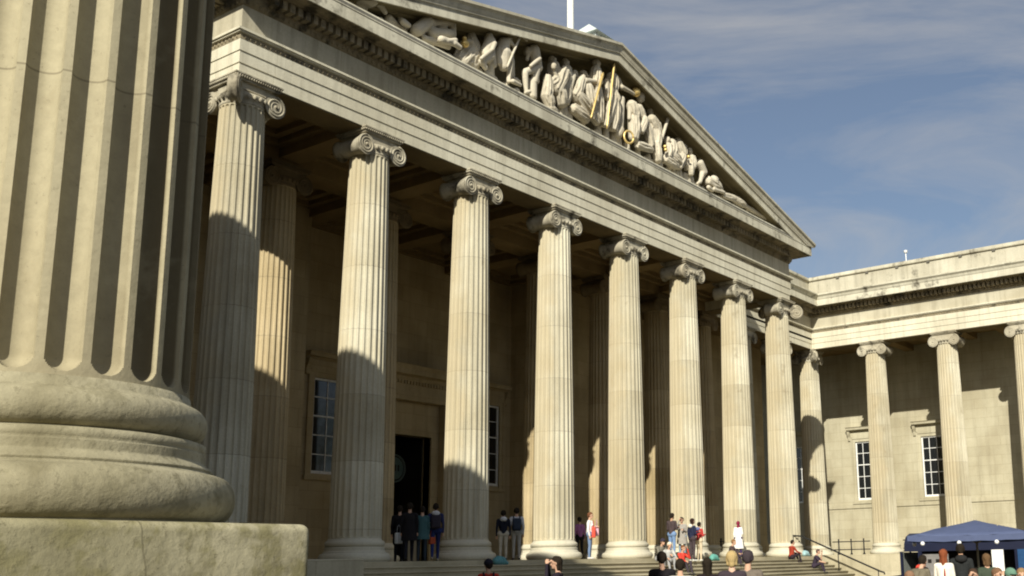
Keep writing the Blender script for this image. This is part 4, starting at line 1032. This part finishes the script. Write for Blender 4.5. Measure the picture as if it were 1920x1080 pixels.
x, y = py(1106, -1.2); person('woman in white top and blue jeans standing in the sun by a column base', x, y, 0, 150, 1.72, arms=('fwd', 'down'), top=(.74, .72, .70), bottom=(.14, .20, .32), shoe=(.6, .58, .55), hair=(.14, .06, .03), female=True)
bx = x; handbag(bx-.12, y-.28, .78, (.75, .09, .06), 'bright red bag held against the white-topped woman', .30, .40, rz=.6)
handbag(bx+.30, y-.10, .85, (.72, .42, .50), 'pink bag on the arm of the white-topped woman', .22, .38, rz=.8)
x, y = py(1261, -1.0); person('tall man in dark brown jacket and blue jeans facing the steps group', x, y, 0, 95, 1.86, arms=('fwd', 'fwd'), skin=1, top=(.065, .048, .05), bottom=(.16, .25, .42))
x, y = py(1280, -1.1); person('person in a belted grey coat beside the tall man in brown', x, y, 0, 250, 1.70, arms=('fwd', 'face'), top=(.30, .28, .25), bottom=(.2, .27, .34), coat=((.30, .28, .25), .60), female=True)
x, y = py(1299, -1.5-.36); person('person in navy jacket and dark trousers with a pale scarf', x, y, -.15, 110, 1.76, arms=('down', 'fwd'), top=(.022, .026, .055), bottom=(.06, .045, .05), shoe=(.6, .6, .55), hair=(.03, .015, .01), hairlen=.1, hood=(.65, .62, .55))
x, y = py(1312, -1.5-.36); person('child in a red vest, blue hood and beige trousers', x, y, -.15, 100, 1.62, arms=('down', 'fwd'), top=(.42, .045, .04), bottom=(.55, .46, .32), shoe=(.7, .68, .6), hood=(.12, .14, .28))
x, y = py(1386, -1.0); person('woman in a long white coat and maroon headscarf by a column base', x, y, 0, 75, 1.64, arms=('down', 'fwd'), skin=1, top=(.78, .76, .72), bottom=(.05, .03, .10), coat=((.78, .76, .72), .42), scarf=(.20, .02, .05), female=True)
# seated on the steps
def sit(label, px, row, face, **kw):
    yy = -1.45-.36*row+.12; x, y = py(px, yy); return person(label, x, y, -.15*row, face, pose='sit', seat=.02, **kw)
sit('seated person in dark cap and olive jacket on the top step', 1236, 1, 200, top=(.16, .15, .12), bottom=(.30, .30, .30), hat=(.04, .035, .05), arms=('knee', 'knee'), lean=.35)
sit('seated white-haired person in a pale grey jacket', 1252, 2, 215, top=(.42, .42, .40), bottom=(.3, .3, .3), hair=(.72, .64, .50), arms=('knee', 'knee'), lean=.3)
sit('seated person in a bright red jacket holding something up', 1277, 3, 190, top=(.60, .06, .04), bottom=(.05, .04, .05), hair=(.16, .07, .03), arms=('face', 'knee'), lean=.15)
sit('seated brown-haired person in dark top beside the white coat', 1369, 1, 170, top=(.07, .05, .05), bottom=(.05, .04, .05), hair=(.20, .11, .05), arms=('knee', 'knee'), lean=.25)
sit('seated person in red shirt and dark vest at the right end of the steps', 1484, 1, 120, top=(.30, .045, .025), bottom=(.03, .022, .028), shoe=(.75, .74, .72), arms=('knee', 'knee'), lean=.12, look=.2)
sit('seated woman with bare arms and dark dress low on the right steps', 1526, 4, 165, top=(.04, .03, .045), bottom=(.04, .03, .045), sleeve=False, hair=(.10, .06, .05), arms=('face', 'knee'), lean=.3, female=True)
x, y = py(1340, -1.7); softbag(x, y, 0-.15, (.12, .34, .29), 'teal cloth bag left on the step in the sun')
x, y = py(938, -1.62); softbag(x, y, -.15, (.10, .26, .28), 'teal cloth bag on the shaded step by the pale trousers')
x, y = py(1512, -1.3); softbag(x, y, 0, (.30, .46, .48), 'pale blue bag by the last column base')
# nearer, on the forecourt
def near(label, px, dist, face, h, **kw):
    x, y = at_d(px, dist); return x, y, person(label, x, y, GZ, face, h, **kw)
x, y, _ = near('person in a red jacket and dark cap walking up to the steps', 916, 25, 40, 1.74, top=(.45, .05, .03), bottom=(.04, .04, .06), hat=(.02, .02, .03), look=-.4)
backpack(x, y, GZ, 40, (.03, .03, .05), 'dark backpack on the person in the red jacket', 1.74)
near('person in dark clothes raising a camera to the face', 1046, 21, 330, 1.76, top=(.020, .016, .024), bottom=(.03, .03, .04), arms=('face', 'face'), hairlen=.12, female=True)
near('dark-haired man in a black jacket facing the steps', 1241, 20, 48, 1.80, top=(.014, .012, .014), bottom=(.03, .03, .04), arms=('fwd', 'fwd'))
x, y, _ = near('dark-haired person in a light grey top with a shoulder strap', 1275, 19, 60, 1.66, top=(.34, .33, .29), bottom=(.05, .05, .08))
near('person with long black hair in the middle of the front crowd', 1326, 19.5, 55, 1.67, top=(.02, .014, .016), bottom=(.03, .03, .03), hairlen=.30, female=True)
near('blonde woman in a dark sleeveless top at the front of the crowd', 1372, 17, 62, 1.76, top=(.045, .034, .042), bottom=(.05, .05, .08), hair=(.38, .28, .13), hairlen=.08, sleeve=False, female=True, skin=3)
near('man with close-cropped hair in a grey brown jacket beside the blonde woman', 1402, 17.5, 75, 1.77, top=(.15, .125, .10), bottom=(.04, .04, .05), hair=(.045, .035, .04))

# ------------------------------------------------------------------ refreshment van, parasol and tables on the right
M_navy = plain('navy_paint', (.011, .014, .034), .32, .0, .06, 4, .5)
M_blue = plain('blue_panel', (.02, .065, .16), .4)
M_canvas = plain('blue_canvas', (.07, .09, .17), .8, 0, .06, 5)
M_steel = plain('brushed_steel', (.45, .45, .44), .35, .8)
M_board = plain('menu_board', (.20, .19, .18), .6)
M_dark = plain('dark_interior', (.012, .010, .008), .8)
M_tyre = plain('tyre_rubber', (.015, .015, .015), .8)
vx, vy = at_d(1796, 33.5)
van = empty('food_van', (vx, vy, GZ), R(-90)); van.scale = (.93, .93, .90); tag(van, 'navy vintage food van with an open serving hatch', 'van')
m = MB()                                  # local: front -x, serving side -y
roofp = [(-1.0, .0), (1.0, .0), (1.0, 1.95), (.96, 2.25), (.80, 2.48), (.45, 2.60), (-.45, 2.60), (-.80, 2.48), (-.96, 2.25), (-1.0, 1.95)]
# shell: floor, far side, roof, near side around the hatch
m.box(-1.55, 2.6, .93, 1.0, .40, 2.0); m.box(-1.55, 2.6, -1.0, 1.0, .36, .46)
m.box(-1.55, -1.48, -.93, .93, .46, .95)
m.box(2.53, 2.6, -.93, .93, .46, 2.0)
m.box(-.95, -.82, -1.0, -.93, .46, 2.0); m.box(-.82, 2.1, -1.0, -.93, .46, 1.15); m.box(2.1, 2.53, -1.0, -.93, .46, 2.0)
m.box(-1.55, -.95, -1.0, -.93, .46, 1.22); m.box(-1.55, -1.47, -1.0, -.93, 1.22, 2.0); m.box(-1.55, -1.47, .86, .93, 1.22, 2.0)
m.box(-.96, -.90, -.93, .93, .46, 1.25)
rp = [(-1.005, 2.0), (1.005, 2.0), (.97, 2.25), (.80, 2.48), (.45, 2.60), (-.45, 2.60), (-.80, 2.48), (-.97, 2.25)]
m.prism(rp, 'x', -1.40, 2.62)
m.build('body', M_navy, van)
m = MB(); hp = [(-1.55, .45), (-2.25, .45), (-2.30, .80), (-2.20, 1.08), (-2.0, 1.20), (-1.55, 1.26)]
m.prism(hp, 'y', -.78, .78); m.build('bonnet', M_navy, van)
m = MB(); m.box(-1.53, -1.51, -.86, .86, 1.24, 1.98); m.build('windscreen', glass('van_glass', (.25, .27, .25)), van)
m = MB(); m.box(-.80, 2.09, -.2, -.16, 1.16, 1.99); m.box(-.8, 2.09, .9, .92, .5, 1.99); m.build('interior', M_dark, van)
m = MB(); m.bbox(-.80, 2.08, -1.32, -.94, 1.12, 1.17, .015, 2); m.build('counter', M_steel, van)
bd = MB(); bd.box(-.78, .05, -1.03, -1.005, 1.20, 1.90); bo = bd.build('menu_board', M_board, van)
m = MB()
for i in range(3): m.box(-.62+.26*i, -.50+.26*i, -1.038, -1.031, 1.62, 1.74)
m.build('board_mark', M_dark, bo)
m = MB(); m.box(1.42, 1.78, -1.06, -1.04, 1.30, 2.0); m.build('notice', M_white, van)
m = MB(); m.box(2.2, 2.56, -1.05, -1.003, .5, 2.0); m.build('side_panel', M_blue, van)
for xx in (-1.75, 1.7):
    for s in (-1, 1):
        m = MB(); m.lathe([(.2, s*.82), (.33, s*.80), (.36, s*.84), (.36, s*.98), (.33, s*1.02), (.2, s*1.0)], 24, (xx, .36), True, True, 'y'); w_ = m.build('wheel', M_tyre, van)
        m = MB(); m.lathe([(.05, s*1.025), (.19, s*1.01), (.2, s*.99)], 20, (xx, .36), True, True, 'y'); m.build('rim', M_steel, w_)
for s in (-1, 1): m = MB(); m.ball((-2.22, s*.55, .95), .13, 14, (.6, 1, 1)); m.build('headlight', M_steel, van)
ux, uy = at_d(1834, 28.5)
um = empty('parasol', (ux, uy, GZ), R(-80)); tag(um, 'large blue square parasol in front of the navy van', 'parasol')
hwU = 1.46; zE, zA = 2.15, 2.53; n = 10; m = MB(); vs = []; fs = []
for i in range(n+1):
    for j in range(n+1):
        u, v = -1+2*i/n, -1+2*j/n; q = max(abs(u), abs(v)); d = min(abs(abs(u)-abs(v)), .5)
        vs.append((u*hwU, v*hwU, zA-(zA-zE)*q-.05*q*d))
for i in range(n):
    for j in range(n): fs.append((i*(n+1)+j, (i+1)*(n+1)+j, (i+1)*(n+1)+j+1, i*(n+1)+j+1))
vs = [(x_, y_, z_+.018*math.sin(x_*9+y_*3)*math.sin(y_*7-x_*2)) for x_, y_, z_ in vs]
m.add(vs, fs, True)
for s in (0, 1, 2, 3):
    a = R(90*s); ca, sa = math.cos(a), math.sin(a); q = []
    for k in range(n+1):
        u = -1+2*k/n; d = min(abs(abs(u)-1), .5); z = zE-.05*d; q += [(u*hwU, -hwU, z), (u*hwU, -hwU-.005, z-.13-.015*(k % 2))]
    m.add([(x_*ca-y_*sa, x_*sa+y_*ca, z_) for x_, y_, z_ in q], [(2*k, 2*k+1, 2*k+3, 2*k+2) for k in range(n)])
cn = m.build('canopy', M_canvas, um, False)
sd_ = cn.modifiers.new('t', 'SOLIDIFY'); sd_.thickness = .006
M_tan = plain('parasol_wood', (.36, .32, .22), .6)
m = MB(); m.lathe([(.3, .0), (.3, .08), (.05, .1), (.028, .12), (.028, 2.56)], 14); m.build('pole', M_tan, um)
for k in range(4):
    a = R(45+90*k); m = MB(); m.tube([(.02*math.cos(a), .02*math.sin(a), 1.95), (.8*math.cos(a)*1.1, .8*math.sin(a)*1.1, 2.38)], .014, 6); m.build('strut', M_tan, um)
for u, v in ((-.75, -1), (-.15, -1), (.45, -1), (1, -.8), (-1, -.4)):
    m = MB(); m.ball((u*hwU, v*hwU, zE-.20), .055, 10); m.build('globe_lamp', M_white, um)
M_table = plain('pale_table', (.62, .56, .42), .5)
def table(px, dist, label):
    x, y = at_d(px, dist); t = empty('cafe_table', (x, y, GZ), .3); tag(t, label, 'table', 'café tables by the van')
    m = MB(); m.bbox(-.4, .4, -.4, .4, .70, .74, .012, 2); m.build('tabletop', M_table, t)
    for sx_ in (-1, 1):
        for sy_ in (-1, 1): m = MB(); m.tube([(sx_*.36, sy_*.36, 0), (sx_*.34, sy_*.34, .70)], .018, 6); m.build('leg', M_table, t)
def chair(px, dist, face, label, grp='café chairs by the van'):
    x, y = at_d(px, dist); c = empty('cafe_chair', (x, y, GZ), -R(face)); tag(c, label, 'chair', grp)
    m = MB(); m.bbox(-.21, .21, -.21, .21, .43, .46, .012, 2); m.build('seat', M_table, c)
    m = MB(); m.bbox(-.20, .20, -.23, -.20, .60, .86, .012, 2); m.build('backrest', M_table, c)
    for sx_ in (-1, 1):
        m = MB(); m.tube([(sx_*.19, .19, 0), (sx_*.19, .19, .43)], .015, 6); m.build('leg', M_table, c)
        m = MB(); m.tube([(sx_*.19, -.22, 0), (sx_*.19, -.21, .88)], .015, 6); m.build('leg', M_table, c)
    return x, y
def seated(label, px, dist, face, clabel, **kw):
    x, y = chair(px, dist, face, clabel); return person(label, x, y, GZ, face, pose='sit', seat=.46, drop=-.0, **kw)
table(1845, 22.5, 'pale café table under the edge of the blue parasol'); table(1742, 22, 'pale café table in front of the van bonnet')
x, y = at_d(1716, 25); person('person in an olive jacket with dark hair bending over the left café table', x, y, GZ, 100, 1.70, top=(.15, .13, .09), bottom=(.04, .04, .05), arms=('fwd', 'fwd'), lean=.45)
x, y = at_d(1729, 27); person('person in black with a red scarf behind the left café table', x, y, GZ, 200, 1.66, top=(.018, .015, .016), bottom=(.04, .03, .04), hood=(.55, .06, .04), female=True)
seated('seated person in beige jacket at the left café table', 1703, 20.5, 70, 'pale chair under the person in beige', top=(.42, .35, .23), bottom=(.12, .13, .16), hair=(.22, .13, .08), arms=('knee', 'knee'), lean=.2)
x, y = at_d(1769, 25.5); person('red-haired woman in a white jacket and jeans before the serving hatch', x, y, GZ, 85, 1.78, top=(.74, .70, .60), bottom=(.14, .20, .34), hair=(.20, .06, .025), hairlen=.20, arms=('fwd', 'fwd'), female=True)
handbag(x-.26, y-.1, GZ+.75, (.68, .07, .05), 'red shoulder bag on the white-jacketed woman', .32, .36, rz=.4)
x, y = at_d(1802, 26); person('man in a black jacket standing at the serving hatch', x, y, GZ, 70, 1.90, top=(.022, .024, .024), bottom=(.04, .04, .05), skin=1, hood=(.02, .02, .02))
seated('seated long-haired woman in a pale jacket right of the parasol pole', 1866, 22, 200, 'pale chair under the long-haired woman', top=(.55, .52, .48), bottom=(.1, .1, .14), hair=(.16, .09, .05), hairlen=.2, arms=('knee', 'face'), female=True)
seated('seated person in green cap and purple jacket at the right café table', 1885, 20.5, 220, 'pale chair under the person in the green cap', top=(.15, .10, .17), bottom=(.35, .38, .45), hat=(.12, .22, .16), arms=('knee', 'knee'), lean=.15)
seated('seated person in charcoal jacket just left of the parasol pole', 1822, 23, 250, 'pale chair under the person in charcoal', top=(.05, .05, .055), bottom=(.08, .09, .13), hair=(.05, .03, .02), arms=('knee', 'face'), lean=.2)
x, y = at_d(1850, 24.5); person('person in a dark green coat standing right of the parasol pole', x, y, GZ, 60, 1.66, top=(.05, .065, .045), bottom=(.04, .04, .05), coat=((.05, .065, .045), .75), hair=(.12, .07, .035), hairlen=.12, female=True)
seated('seated person in a cream jacket cut by the right edge of the picture', 1913, 21, 250, 'pale chair under the person in cream', top=(.72, .68, .58), bottom=(.18, .25, .38), hair=(.26, .16, .08), arms=('knee', 'knee'))

for o in PROTO: bpy.data.objects.remove(o)
